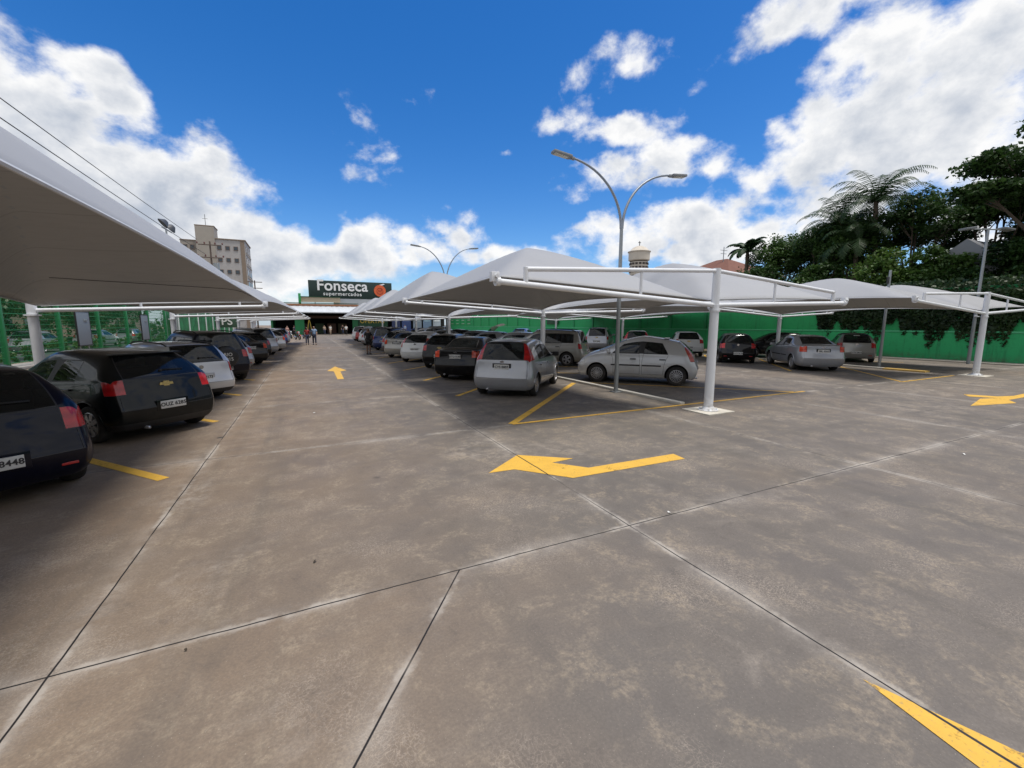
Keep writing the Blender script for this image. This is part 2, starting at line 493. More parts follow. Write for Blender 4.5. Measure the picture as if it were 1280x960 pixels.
# litter
def litter(x, y, s, label, col):
    mb = MB()
    r = random.Random(int(x * 100))
    pts = [(math.cos(a) * s * r.uniform(.6, 1), math.sin(a) * s * r.uniform(.35, .7)) for a in [i * math.tau / 7 for i in range(7)]]
    vs = [(a, b, .006 + r.uniform(0, .016)) for a, b in pts] + [(0, 0, .02)]
    mb.add(vs, [(i, (i + 1) % 7, 7) for i in range(7)], smooth=False)
    ob = mb.build('paper_scrap', col, fix=False, autosmooth=False); ob.location = (x, y, 0); ob.rotation_euler[2] = r.uniform(0, 6)
    tag(ob, label, 'litter')
wp = simple('paper', (.75, .75, .73), .8)
lf = simple('dry_leaf', (.06, .045, .03), .8)
litter(-2.55, 4.60, .045, 'scrap of white paper lying by the nearest navy car', wp)
litter(-.05, 3.55, .022, 'small dark dry leaf lying on the bare concrete near the lane joint', lf)
litter(-.75, 2.85, .011, 'tiny dark leaf beside the cross joint', lf)
litter(3.20, 2.98, .022, 'tiny white scrap on the cross joint beside the joint crossing', wp)
litter(8.6, 2.55, .035, 'small white paper scrap on the concrete of the crossing', wp)
litter(.05, 9.9, .05, 'white scrap of paper in the lane near the dark hatchback', wp)
litter(1.5, 36.5, .16, 'crumpled white bag lying in the lane before the shop', wp)

# ------------------------------------------------------------------ canopies
def membrane_mats():
    m, nt, b = new_mat('canopy_fabric_top')
    p = pos(nt)
    f = noise(nt, p, .6, 6, .62)
    c = mixc(nt, f, (.33, .335, .345), (.41, .415, .425))
    sp = N(nt, 'ShaderNodeSeparateXYZ'); lnk(nt, p, sp.inputs[0])
    seam = mth(nt, 'ABSOLUTE', mth(nt, 'SUBTRACT', mth(nt, 'MODULO', mth(nt, 'ADD', sp.outputs['Y'], 100.3), 1.45), .72))
    c = mixc(nt, mrange(nt, seam, .022, .012, 0, .5), c, (.36, .36, .37))
    st = mrange(nt, noise(nt, p, 2.5, 7, .7), .55, .75)
    c = mixc(nt, mth(nt, 'MULTIPLY', st, .22), c, (.40, .38, .34))
    lnk(nt, c, b.inputs['Base Color']); b.inputs['Roughness'].default_value = .55
    out = nt.nodes['Material Output']; tl = N(nt, 'ShaderNodeBsdfTranslucent'); tl.inputs[0].default_value = (.62, .60, .56, 1)
    mx = N(nt, 'ShaderNodeMixShader'); mx.inputs[0].default_value = .16
    lnk(nt, b.outputs[0], mx.inputs[1]); lnk(nt, tl.outputs[0], mx.inputs[2]); lnk(nt, mx.outputs[0], out.inputs[0])
    m2, nt, b = new_mat('canopy_fabric_underside')
    p = pos(nt)
    f = noise(nt, p, .8, 6, .62)
    c = mixc(nt, f, (.42, .405, .385), (.49, .475, .455))
    sp = N(nt, 'ShaderNodeSeparateXYZ'); lnk(nt, p, sp.inputs[0])
    seam = mth(nt, 'ABSOLUTE', mth(nt, 'SUBTRACT', mth(nt, 'MODULO', mth(nt, 'ADD', sp.outputs['Y'], 100.3), 1.45), .72))
    c = mixc(nt, mrange(nt, seam, .020, .010, 0, .45), c, (.2, .18, .165))
    mp = N(nt, 'ShaderNodeMapping'); lnk(nt, p, mp.inputs[0]); mp.inputs['Scale'].default_value = (2.0, 14, 2)
    c = mixc(nt, mrange(nt, noise(nt, mp.outputs[0], 1, 4, .6), .4, .7, 0, .25), c, (.30, .285, .265))
    lnk(nt, c, b.inputs['Base Color']); b.inputs['Roughness'].default_value = .8
    out = nt.nodes['Material Output']
    tl = N(nt, 'ShaderNodeBsdfTranslucent'); tl.inputs[0].default_value = (.62, .60, .57, 1)
    mx = N(nt, 'ShaderNodeMixShader'); mx.inputs[0].default_value = .24
    lnk(nt, b.outputs[0], mx.inputs[1]); lnk(nt, tl.outputs[0], mx.inputs[2]); lnk(nt, mx.outputs[0], out.inputs[0])
    return [m, m2]
MEM = membrane_mats()
MAT['hem'] = simple('canopy_hem', (.55, .56, .58), .5)
MAT['sailcord'] = simple('sail_cord', (.03, .03, .03), .7)

def sail(Ai, Ao, Bi, Bo, Hp, pw=1.28, *,  pu=.8, pv=.35, eu=.55, ev=.18, lift=.12, cord=None, label='', n=36, peak_u=.5):
    """four-cornered tensile membrane; Ai/Ao inner/outer corner at the near bent, Bi/Bo at the far bent"""
    Ai, Ao, Bi, Bo = [Vector(q) for q in (Ai, Ao, Bi, Bo)]
    W = (Ao - Ai).length; LY = (Bi - Ai).length
    def S(u, v):
        a = 2 * u - 1; c = 2 * v - 1
        fu = 4 * v * (1 - v); fv = 4 * u * (1 - u)
        uu = u - a * fu * pu / W; vv = v - c * fv * pv / LY
        q = (Ai * (1 - uu) + Ao * uu) * (1 - vv) + (Bi * (1 - uu) + Bo * uu) * vv
        up = (u / peak_u * .5) if u < peak_u else (.5 + (u - peak_u) / (1 - peak_u) * .5)
        aa = abs(2 * up - 1); cc = abs(c)
        d = (aa ** 16 + cc ** 16) ** (1 / 16)
        d = min(1.0, math.sqrt(d * d * .994 + .006)) if d < 1 else 1.0
        bump = (Hp + .05) * (1 - d ** pw)
        z = q.z + lift * 0 + bump + eu * fu * (a * a) ** 1.0 * (1 - 0 * cc) + ev * fv * (c * c)
        z += eu * .45 * fu * (1 - a * a)
        return Vector((q.x, q.y, z))
    mb = MB(); vs = []; fs = []
    for j in range(n + 1):
        for i in range(n + 1):
            vs.append(S(i / n, j / n))
    top = len(vs)
    # underside sheet 1 cm below
    for k in range(top): vs.append(vs[k] - Vector((0, 0, .012)))
    idx = lambda i, j: j * (n + 1) + i
    tf = []; bf = []
    for j in range(n):
        for i in range(n):
            q = (idx(i, j), idx(i + 1, j), idx(i + 1, j + 1), idx(i, j + 1))
            tf.append(q); bf.append(tuple(top + k for k in reversed(q)))
    bd = [idx(i, 0) for i in range(n)] + [idx(n, j) for j in range(n)] + [idx(n - i, n) for i in range(n)] + [idx(0, n - j) for j in range(n)]
    ef = [(bd[(k + 1) % len(bd)], bd[k], top + bd[k], top + bd[(k + 1) % len(bd)]) for k in range(len(bd))]
    flip = (Ao - Ai).cross(Bi - Ai).z < 0
    b0 = len(mb.v)
    mb.v = [tuple(q) for q in vs]
    for q in tf: mb.f.append(list(reversed(q)) if flip else list(q)); mb.m.append(0); mb.sm.append(True)
    for q in bf: mb.f.append(list(reversed(q)) if flip else list(q)); mb.m.append(1); mb.sm.append(True)
    for q in ef: mb.f.append(list(reversed(q)) if flip else list(q)); mb.m.append(0); mb.sm.append(False)
    ob = mb.build('shade_sail', MEM, autosmooth=False, fix=False)
    tag(ob, label, 'canopy sail', 'white fabric sails over the parking rows')
    for ks in (bd[n:2 * n + 1], bd[3 * n:] + [bd[0]]):
        hem = MB(); hem.tube([Vector(vs[k]) - Vector((0, 0, .006)) for k in ks], .016, 6); hem.build('hem_cable', MAT['hem'], ob)
    if cord is not None:
        cb = MB()
        pts = [S(i / n, cord) - Vector((0, 0, .03)) for i in range(n + 1)] if isinstance(cord, float) else [S(cord[0] + (cord[2] - cord[0]) * t / n, cord[1] + (cord[3] - cord[1]) * t / n) - Vector((0, 0, .03)) for t in range(n + 1)]
        cb.tube(pts, .006, 5); cb.build('tie_cord', MAT['sailcord'], ob)
    return ob

GA = 'white steel bents carrying the shade sails'
def bent(x, y, arms, zj=2.30, ztop=3.06, label='', lean=0.0, pad=True, single=False):
    """arms: list of (dx, z_end)"""
    root = empty('canopy_frame', (x, y, 0))
    tag(root, label, 'canopy frame', GA)
    c = MB()
    if not single:
        c.tube([(0, 0, .02), (0, 0, .10)], [.17, .115], 16)
        c.tube([(0, 0, .10), (0, 0, zj)], [.098, .090], 16)
        c.tube([(0, 0, zj - .14), (0, 0, zj - .10)], [.108, .108], 16)
        c.tube([(0, 0, zj - .02), (0, 0, ztop)], [.082, .078], 14)
        c.build('column', MAT['white_steel'], root)
    else:
        c.tube([(0, 0, .02), (0, 0, .10)], [.20, .14], 16)
        c.tube([(0, 0, .10), (0, 0, zj + .02)], [.108, .10], 16)
        c.tube([(0, 0, zj - .14), (0, 0, zj - .10)], [.16, .16], 16)
        # obliquely cut cap
        n = 16; vs = []; 
        for k in range(n):
            a = math.tau * k / n; vs.append((.10 * math.cos(a), .10 * math.sin(a), zj))
        for k in range(n):
            a = math.tau * k / n; vs.append((.095 * math.cos(a), .095 * math.sin(a), ztop - 1.8 * (.095 * math.cos(a) + .095)))
        c.add(vs, [(k, (k + 1) % n, n + (k + 1) % n, n + k) for k in range(n)] + [tuple(range(n, 2 * n))], 0, True)
        c.build('column', MAT['white_steel'], root)
    if pad:
        pb = MB(); pb.prism([(-.40, -.36), (.40, -.36), (.40, .36), (-.40, .36)], .001, .022)
        pb.build('base_pad', simple('pad_concrete', (.56, .53, .46), .85, scale=5, dirt=((.2, .17, .14), .6)), root)
        fb = MB(); fb.lathe([(.0, .02), (.21, .02), (.21, .035), (.0, .035)], 16, c=(0, 0, .004))
        for k in range(4):
            a = math.pi / 4 + k * math.pi / 2
            fb.lathe([(.02, .035), (.02, .07), (0, .07)], 6, c=(.165 * math.cos(a), .165 * math.sin(a), .004))
        fb.build('base_flange', MAT['white_steel'], root)
    for (dx, ze, zu) in arms:
        s = 1 if dx > 0 else -1
        ab = MB()
        e = Vector((dx, 0, ze)); j = Vector((s * .07, 0, zj))
        ab.tube([j, e], .050, 12)
        ab.build('lower_arm', MAT['white_steel'], root)
        tb = MB(); tb.tube([e + Vector((-s * .03, 0, 0)), e + Vector((s * .05, 0, 0))], .075, 12)
        tb.box((dx + s * .06, 0, ze + .07), (.14, .10, .16), bev=.01)
        tb.tube([(dx + s * .05, -.09, ze + .08), (dx + s * .05, .09, ze + .08)], .03, 10)
        tb.build('arm_end_bracket', MAT['white_steel'], root)
        if zu is not None:
            u = Vector((dx * .90, 0, zu)); t = Vector((0, 0, ztop - .05))
            ub = MB(); ub.tube([t, u], .042, 10)
            lo = j.lerp(e, .9)
            ub.tube([u + Vector((0, 0, .03)), Vector((u.x, 0, lo.z))], .042, 10)
            ub.build('upper_arm', MAT['white_steel'], root)
            for fr in (.40,):
                a = t.lerp(u, fr / .9); q = j.lerp(e, fr)
                a.x = q.x
                sb2 = MB(); sb2.tube([q, (q.x, 0, a.z)], .028, 8); sb2.build('strut', MAT['white_steel'], root)
        else:
            for fr in ((.42, .88) if abs(dx) > 4 else (.5,)):
                q = j.lerp(e, fr)
                sb2 = MB(); sb2.tube([q, q + Vector((0, 0, .18))], .03, 8); sb2.build('strut', MAT['white_steel'], root)
    return root

BY = [(6.4, 7.88), (13.95, 8.0), (26.5, 8.28), (36.8, 8.56), (46.9, 8.75), (57.0, 8.9)]
ordw = ['first', 'second', 'third', 'fourth', 'fifth', 'sixth']
ordw[5] = 'sixth'
for i, (y, x) in enumerate(BY):
    nl = 'white Y-shaped steel post on a pale pad, largest of all, nearest in the middle row' if i == 0 else \
        'white steel post and arms of the middle row, %s from the crossing' % ordw[i]
    bent(x, y, [(-5.05, 2.58, 2.80), (4.80, 2.44, 2.70)], 2.30, 3.06, nl)
for i in range(5):
    (y0, x0), (y1, x1) = BY[i], BY[i + 1]
    big = 1.35 if i == 0 else 1.75
    k = (y1 - y0) / 12.5
    for s, dx, ze in ((-1, -5.05, 2.68), (1, 4.8, 2.54)):
        sail((x0 + s * .12, y0 + .10, 2.42), (x0 + dx, y0 + .10, ze), (x1 + s * .12, y1 - .10, 2.42), (x1 + dx, y1 - .10, ze),
             1.22 if i == 0 else 1.70, pu=.30 + .35 * k, pv=.25, eu=.02 + .22 * k, ev=.04,
             cord=(.05, .12, .95, .30) if s < 0 else None,
             label='%s white sail from the crossing, over the %s side of the middle double row' % (ordw[i], 'main lane' if s < 0 else 'wall'))
BC = [(6.6, 22.2), (14.05, 22.2), (26.5, 22.4), (36.8, 22.6)]
for i, (y, x) in enumerate(BC):
    nl = 'white Y-shaped post on a pale pad near the ivy with no car beside it' if i == 0 else \
        'white steel post and arms of the row by the green wall, %s from the crossing' % ordw[i]
    bent(x, y, [(-5.2, 2.62, 2.84), (4.6, 2.50, 2.74)], 2.28, 3.04, nl)
for i in range(3):
    (y0, x0), (y1, x1) = BC[i], BC[i + 1]
    k = (y1 - y0) / 12.5
    for s, dx, ze in ((-1, -5.2, 2.72), (1, 4.6, 2.6)):
        sail((x0 + s * .12, y0 + .10, 2.40), (x0 + dx, y0 + .10, ze), (x1 + s * .12, y1 - .10, 2.40), (x1 + dx, y1 - .10, ze),
             1.10 if i == 0 else 1.6, pu=.30 + .35 * k, pv=.25, eu=.02 + .22 * k, ev=.04,
             label='%s white sail from the crossing, %s side of the row by the green wall' % (ordw[i], 'lane' if s < 0 else 'wall'))
BL = [(1.2, -6.2, -1.13), (14.96, -6.18, -1.13), (24.5, -5.5, -.40), (33.7, -5.2, -.15), (41.5, -5.0, .1), (49.0, -4.8, .3)]
for i, (y, x, xo) in enumerate(BL):
    if i == 0: nl = 'white round post of the fence side canopy hidden beside the nearest navy car'
    else: nl = '%s white round post with slanted cap and single arm behind the dark charcoal hatchback' % ordw[i - 1]
    bent(x, y, [(xo - x, 2.42, None)], 2.24, 2.72, nl, pad=False, single=True)
for i in range(5):
    y0, x0, o0 = BL[i]; y1, x1, o1 = BL[i + 1]
    k = (y1 - y0) / 12.5
    sail((x0 + .15, y0 + .1, 2.36), (o0, y0 + .1, 2.56), (x1 + .15, y1 - .1, 2.36), (o1, y1 - .1, 2.56),
         1.62 if i == 0 else 1.2, 1.6, pu=.30 * k, pv=.25, eu=.25 * k, ev=.03, cord=(.16, .90, .97, .95) if i == 0 else None,
         label='%s fabric sail of the fence side canopy, %s' % (('huge', 'hanging low over the nearest cars') if i == 0 else (ordw[i], 'behind the huge one')))
# ------------------------------------------------------------------ cars
# part ids carried as material indices through subdivision and boolean
BODY, WSH, RWIN, SWF, SWR, QWIN, DF, DR, TG, BON, TL, HL, BR, BF, GRL, PIL, WELL, SEAM, RUB, LOWER = range(20)
CREASE = {}

def car_shape(p):
    L, W, H = p['L'], p['W'], p['H']
    hw = W / 2; zb = p.get('zb', .19); wr = p.get('wr', hw * .70)
    z3r = p.get('z3r', .50); z4r = p.get('z4r', .78); zbr = p['zbr']; zbf = p['zbf']; zc = p['zc']; zh = p['zh']
    ra, fa = p['ra'], p['ra'] + p['wb']; RR = p['R']
    xrb, xrr = p['xrb'], p['xrr']
    st = []   # stations: dict of ring 1..9 -> (x, y, z)
    def ring(xs, f, belt, tops, z3=None, z4=None, y5=.95, yfac=None):
        y = [.86, .975, 1.0, .985, y5]
        if yfac: y = yfac
        z = [zb, zb + .10, z3, z4, belt]
        return [(xs[k], hw * f * y[k], z[k]) for k in range(5)] + tops
    sed = p.get('deck')
    bulge = p.get('bulge', .05)
    # S0 rear cap
    def line(x, z, ys, b, dz=0.0):
        return [(x - b * (1 - (yy / hw) ** 2) + b * .3, yy, z + dz * (1 - yy / hw)) for yy in ys]
    ys0 = [hw * .80, hw * .72, hw * .36, 0]
    bx = p.get('bx', 0.0)      # how far the bumper stands out
    xt = p.get('xt', xrb - .03)  # tailgate x under the belt
    if sed:
        st.append(ring([.12, .03, 0, xt + .0, xt + .01], .86, zbr, line(xt + .02, zbr + .01, ys0, bulge), z3r, z4r, .985))
        st.append(ring([.16, .12, .10, xt + .10, xt + .12], .965, zbr, line(xt + .22, zbr + .015, [hw * .80, hw * .70, hw * .35, 0], bulge * .5), z3r, z4r, .965))
        xg = sed
        st.append(ring([.40, .40, .40, .42, xg - .05], 1.0, zbr - .02, [(xg + .0, hw * .80, zbr + .015), (xg, hw * .70, zbr + .03), (xg - .03, hw * .35, zbr + .035), (xg - .04, 0, zbr + .04)], z3r + .02, z4r, .95))
    else:
        st.append(ring([.12, .03, bx, xt, xrb], .86, zbr, line(xrb + .01, zbr + .01, ys0, bulge), z3r, z4r, .97))
        xm = (xrb + xrr) / 2; zm = (zbr + H - .06) / 2 + .02
        ym = (hw * .78 + wr) / 2
        st.append(ring([.17, .13, .11, xt + .12, xrb + .14], .97, zbr, [(xm + .10, ym + .05, zm - .0), (xm + .01, ym - .035, zm), (xm - bulge * .5, ym * .5, zm), (xm - bulge * .6, 0, zm)], z3r, z4r, .96))
    zr = p.get('zroof', [H - .055, H - .012, H, H, H - .05])
    # S2 roof rear
    st.append(ring([ra - RR - .10] * 3 + [ra - RR - .04, p.get('x5q', xrr + .02)], 1.0, zbr - .01,
                   [(xrr + .11, wr + .015, zr[0] - .075), (xrr + .03, wr - .075, zr[0] - .005), (xrr - .01, wr * .5, zr[0] + .01), (xrr - .02, 0, zr[0] + .015)], z3r + .02, z4r + .0, .95))
    # S3 rear end of the rear door glass
    xcb, xcr = p['xcb'], p['xcr']
    xd = ra + RR + .10
    st.append(ring([xd, xd, xd - .02, min(xd - .10, xcb + .25), xcb], 1.0, zbr - .02,
                   [(xcr, wr + .02, zr[1] - .09), (xcr, wr - .09, zr[1] - .008), (xcr, wr * .5, zr[1] + .012), (xcr, 0, zr[1] + .018)], z3r + .04, z4r + .01, .945))
    zmid = (zbr + zbf) / 2
    xb = p['xb']
    for dxx, zz in ((-.012, 0), (.012, 0)):
        w = 4.0 * dxx
        st.append(ring([xb + dxx, xb + dxx, xb + dxx, xb + dxx, xb + w], 1.0, zmid - .015,
                       [(xb - .03 + w, wr + .025, zr[2] - .09), (xb - .03 + w, wr - .085, zr[2] - .008), (xb - .03 + w, wr * .5, zr[2] + .012), (xb - .03 + w, 0, zr[2] + .018)], z3r + .04, z4r + .01, .945))
    xab, xar = p['xab'], p['xar']
    xf = fa - RR - .12
    st.append(ring([xf, xf, xf, xf + .02, xab], 1.0, zbf,
                   [(xar, wr + .01, zr[3] - .10), (xar + .05, wr - .075, zr[3] - .03), (xar + .08, wr * .5, zr[3] - .015), (xar + .09, 0, zr[3] - .01)], z3r + .04, z4r, .945))
    xc = p['xc']
    st.append(ring([fa - .05, fa - .05, fa - .05, fa - .05, xc - .10], 1.0, zc - .04,
                   [(xc - .03, hw * .80, zc - .005), (xc + .03, hw * .68, zc + .01), (xc + .10, hw * .35, zc + .02), (xc + .12, 0, zc + .025)], z3r + .04, (z4r + zh) / 2 - .02, .93))
    xh1 = (xc + L) / 2
    zh1 = (zc * .52 + zh * .48) + .025
    st.append(ring([fa + RR * .7] * 3 + [fa + RR * .6, xh1], .995, zh1 - .07,
                   [(xh1, hw * .74, zh1 - .02), (xh1, hw * .60, zh1 + .0), (xh1, hw * .32, zh1 + .02), (xh1, 0, zh1 + .028)], z3r + .04, zh - .16, .90))
    nb = p.get('nose', .16)
    st.append(ring([L - .28, L - .28, L - .27, L - .30, L - .30], .96, zh - .03,
                   [(L - .26, hw * .70, zh + .005), (L - .25, hw * .56, zh + .02), (L - .22, hw * .30, zh + .03), (L - .21, 0, zh + .035)], z3r, zh - .15, .92))
    st.append(ring([L - .14, L - .10, L - .06, L - .10, L - .15], .86, zh - .09,
                   [(L - .14, hw * .62, zh - .06), (L - .12, hw * .50, zh - .05), (L - .08, hw * .28, zh - .04), (L - .07, 0, zh - .035)], z3r, zh - .18, .92))
    xfc = L - .02
    st.append(ring([L - .10, L - .04, L - .015, L - .05, L - .09], .70, zh - .12,
                   [(L - .085, hw * .52, zh - .11), (L - .075, hw * .42, zh - .105), (L - .05, hw * .24, zh - .10), (L - .04, 0, zh - .095)], z3r, zh - .20, .93))
    nS = len(st)
    bm = bmesh.new()
    cl = bm.edges.layers.float.new('crease_edge')
    V = {}
    for i, s in enumerate(st):
        for k in range(9):
            x, y, z = s[k]
            if k == 8:
                V[i, k, 0] = V[i, k, 1] = bm.verts.new((x, 0, z))
            else:
                V[i, k, 0] = bm.verts.new((x, y, z)); V[i, k, 1] = bm.verts.new((x, -y, z))
    # indices (0-based rings): 0..4 lower, 5..8 top
    i_b2 = 3 if sed else 2      # station of roof rear
    iC, iBa, iBb, iA, iW, iH1, iH2, iN, iF = i_b2 + 1, i_b2 + 2, i_b2 + 3, i_b2 + 4, i_b2 + 5, i_b2 + 6, i_b2 + 7, i_b2 + 8, i_b2 + 9
    def face(vs, mi):
        try:
            f = bm.faces.new(vs); f.material_index = mi; f.smooth = True; return f
        except ValueError:
            return None
    for i in range(nS - 1):
        for s in (0, 1):
            for k in range(8):
                q = [V[i, k, s], V[i + 1, k, s], V[i + 1, k + 1, s], V[i, k + 1, s]]
                if s == 0: q.reverse()
                mi = BODY
                side = k == 4
                if i < i_b2:
                    if k >= 6 and (not sed or i == 2): mi = RWIN
                    if sed and k >= 6 and i < 2: mi = TG
                    tl = p.get('tl', 'corner')
                    if tl == 'corner' and k == 3 and i == 0: mi = TL
                    if tl == 'corner2' and k == 3 and i <= 1 - (0 if not sed else 0) and i == 0: mi = TL
                    if tl == 'pillar' and k in (4, 5) and i <= 1: mi = TL
                    if tl == 'pillarlow' and (k in (3,) and i == 0 or k in (4, 5) and i == 0): mi = TL
                    if k in (0, 1) and i <= 1: mi = BR
                elif i == i_b2:
                    if side and p.get('qwin'): mi = QWIN
                elif i == iC:
                    if side: mi = SWR
                    elif k in (1, 2, 3): mi = DR
                elif i == iBa:
                    if side: mi = PIL
                elif i == iBb:
                    if side: mi = SWF
                    elif k in (1, 2, 3): mi = DF
                elif i == iA:
                    if k >= 6: mi = WSH
                elif i in (iW, iH1, iH2):
                    if k >= 5: mi = BON
                    if i == iH2 and k == 3: mi = HL
                    if i == iH2 and k in (0, 1): mi = BF
                elif i == iN:
                    if k == 3: mi = HL
                    if k in (0, 1): mi = BF
                if k == 0 and mi in (BODY, BR) and (p.get('lowblack') or (p.get('valance') and i < i_b2)): mi = LOWER
                f = face(q, mi)
    # underside
    capc = {}
    for (i, front) in ((0, False), (nS - 1, True)):
        cols = [V[i, k, 0] for k in range(4, 9)] + [V[i, k, 1] for k in range(7, 3, -1)]
        y5 = abs(V[i, 4, 0].co.y)
        rows = {4: cols}
        xb5 = V[i, 4, 0].co.x
        for k in range(0, 4):
            r = []
            yk = abs(V[i, k, 0].co.y); xk = V[i, k, 0].co.x; zk = V[i, k, 0].co.z
            for c, vt in enumerate(cols):
                if c == 0: r.append(V[i, k, 0])
                elif c == 8: r.append(V[i, k, 1])
                else:
                    yy = vt.co.y * yk / y5
                    b = (.05 if not front else .07) * (1 - (yy / yk) ** 2)
                    r.append(bm.verts.new((xk - b if not front else xk + b, yy, zk)))
            rows[k] = r
        capc[i] = rows
        for k in range(4):
            for c in range(8):
                q = [rows[k][c], rows[k][c + 1], rows[k + 1][c + 1], rows[k + 1][c]]
                if front: q.reverse()
                mi = BODY
                inner = 1 <= c <= 6
                if not front:
                    tl = p.get('tl', 'corner')
                    if k >= 2 and 2 <= c <= 5: mi = TG
                    if k == 3 and (c in (0, 1, 6, 7)):
                        mi = TL if tl in ('corner', 'pillarlow', 'corner2') and c in ((0, 1, 6, 7) if p.get('tlwide', True) else (0, 7)) else (TG if inner else BODY)
                        if tl == 'pillar': mi = TG if inner else BODY
                    if k == 2 and c in (1, 6) : mi = TG
                    if k <= 1: mi = BR
                    if k == 0 and (p.get('lowblack') or p.get('valance')): mi = LOWER
                else:
                    if k == 3: mi = HL if c in (0, 7) else GRL
                    if k == 2: mi = BF
                    if k == 1: mi = GRL if 2 <= c <= 5 else BF
                    if k == 0: mi = BF
                face(q, mi)
    for i in range(nS - 1):
        a = [V[i, 0, 0], V[i, 0, 1]]; b = [V[i + 1, 0, 1], V[i + 1, 0, 0]]
        if i == 0: a = list(capc[0][0])
        if i == nS - 2: b = list(reversed(capc[nS - 1][0]))
        q = a + b
        q.reverse()
        f = face(q, WELL)
    bmesh.ops.recalc_face_normals(bm, faces=bm.faces)
    def cr(a, b, w):
        e = bm.edges.get((a, b))
        if e: e[cl] = w
    for s in (0, 1):
        for i in range(nS - 1):
            cr(V[i, 0, s], V[i + 1, 0, s], .5)
            cr(V[i, 4, s], V[i + 1, 4, s], p.get('beltcrease', .35))
        for i in (iBa, iBb):
            for k in range(0, 5): cr(V[i, k, s], V[i, k + 1, s], .9)
        for k in range(5, 8):
            cr(V[i_b2, k, s], V[i_b2, k + 1, s], .45)
            cr(V[iA, k, s], V[iA, k + 1, s], .35); cr(V[iW, k, s], V[iW, k + 1, s], .5)
            cr(V[0, k, s], V[0, k + 1, s], .4)
            if sed: cr(V[0, k, s], V[0, k + 1, s], .5); cr(V[2, k, s], V[2, k + 1, s], .3)
    for c in range(8):
        cr(capc[0][2][c], capc[0][2][c + 1], .8)
        cr(capc[0][0][c], capc[0][0][c + 1], .5)
        cr(capc[nS - 1][0][c], capc[nS - 1][0][c + 1], .5)
    me = bpy.data.meshes.new('cage'); bm.to_mesh(me); bm.free()
    return me

DUM = [bpy.data.materials.new('id_%d' % i) for i in range(20)]

def car_surface(p):
    me = car_shape(p)
    for m in DUM: me.materials.append(m)
    ob = bpy.data.objects.new('cage', me); COL.objects.link(ob)
    sd = ob.modifiers.new('s', 'SUBSURF'); sd.levels = p.get('sub', 3); sd.render_levels = sd.levels; sd.subdivision_type = 'CATMULL_CLARK'
    dg = bpy.context.evaluated_depsgraph_get()
    m2 = bpy.data.meshes.new_from_object(ob.evaluated_get(dg))
    # fit to the real size
    co = np.empty(len(m2.vertices) * 3); m2.vertices.foreach_get('co', co); co = co.reshape(-1, 3)
    lo, hi = co.min(0), co.max(0)
    zb = p.get('zb', .19)
    co[:, 0] = (co[:, 0] - lo[0]) / (hi[0] - lo[0]) * p['L']
    co[:, 1] = co[:, 1] / hi[1] * p['W'] / 2
    co[:, 2] = (co[:, 2] - lo[2]) / (hi[2] - lo[2]) * (p['H'] - zb) + zb
    m2.vertices.foreach_set('co', co.ravel()); m2.update()
    ob2 = bpy.data.objects.new('surf', m2); COL.objects.link(ob2)
    bpy.data.objects.remove(ob)
    cb = MB()
    hw = p['W'] / 2
    for ax in (p['ra'], p['ra'] + p['wb']):
        for s in (1, -1):
            r = p['R'] + p.get('gap', .05)
            prof = [(0, s * (hw - .30)), (r, s * (hw - .30)), (r, s * (hw + .2)), (0, s * (hw + .2))]
            cb.lathe(prof, 40, WELL, 'y', (ax, 0, p['R'] + .01))
    cm = cb.mesh('cutter')
    bmc = bmesh.new(); bmc.from_mesh(cm); bmesh.ops.remove_doubles(bmc, verts=bmc.verts, dist=1e-5); bmesh.ops.recalc_face_normals(bmc, faces=bmc.faces); bmc.to_mesh(cm); bmc.free()
    for m in DUM: cm.materials.append(m)
    co_ = bpy.data.objects.new('cutter', cm); COL.objects.link(co_)
    bo = ob2.modifiers.new('b', 'BOOLEAN'); bo.operation = 'DIFFERENCE'; bo.object = co_; bo.solver = 'EXACT'
    try: bo.material_mode = 'INDEX'
    except Exception: pass
    dg = bpy.context.evaluated_depsgraph_get()
    m3 = bpy.data.meshes.new_from_object(ob2.evaluated_get(dg))
    bpy.data.objects.remove(ob2); bpy.data.objects.remove(co_)
    return m3

def extract(bm, faces, name):
    b2 = bmesh.new(); vm = {}
    for f in faces:
        vs = []
        for v in f.verts:
            if v.index not in vm: vm[v.index] = b2.verts.new(v.co)
            vs.append(vm[v.index])
        try:
            nf = b2.faces.new(vs); nf.smooth = True; nf.material_index = f.material_index
        except ValueError: pass
    me = bpy.data.meshes.new(name); b2.to_mesh(me); b2.free()
    return me

def split_islands(faces):
    faces = set(faces); out = []
    while faces:
        f = faces.pop(); st = [f]; isl = [f]
        while st:
            g = st.pop()
            for e in g.edges:
                for h in e.link_faces:
                    if h in faces: faces.discard(h); st.append(h); isl.append(h)
        out.append(isl)
    return out

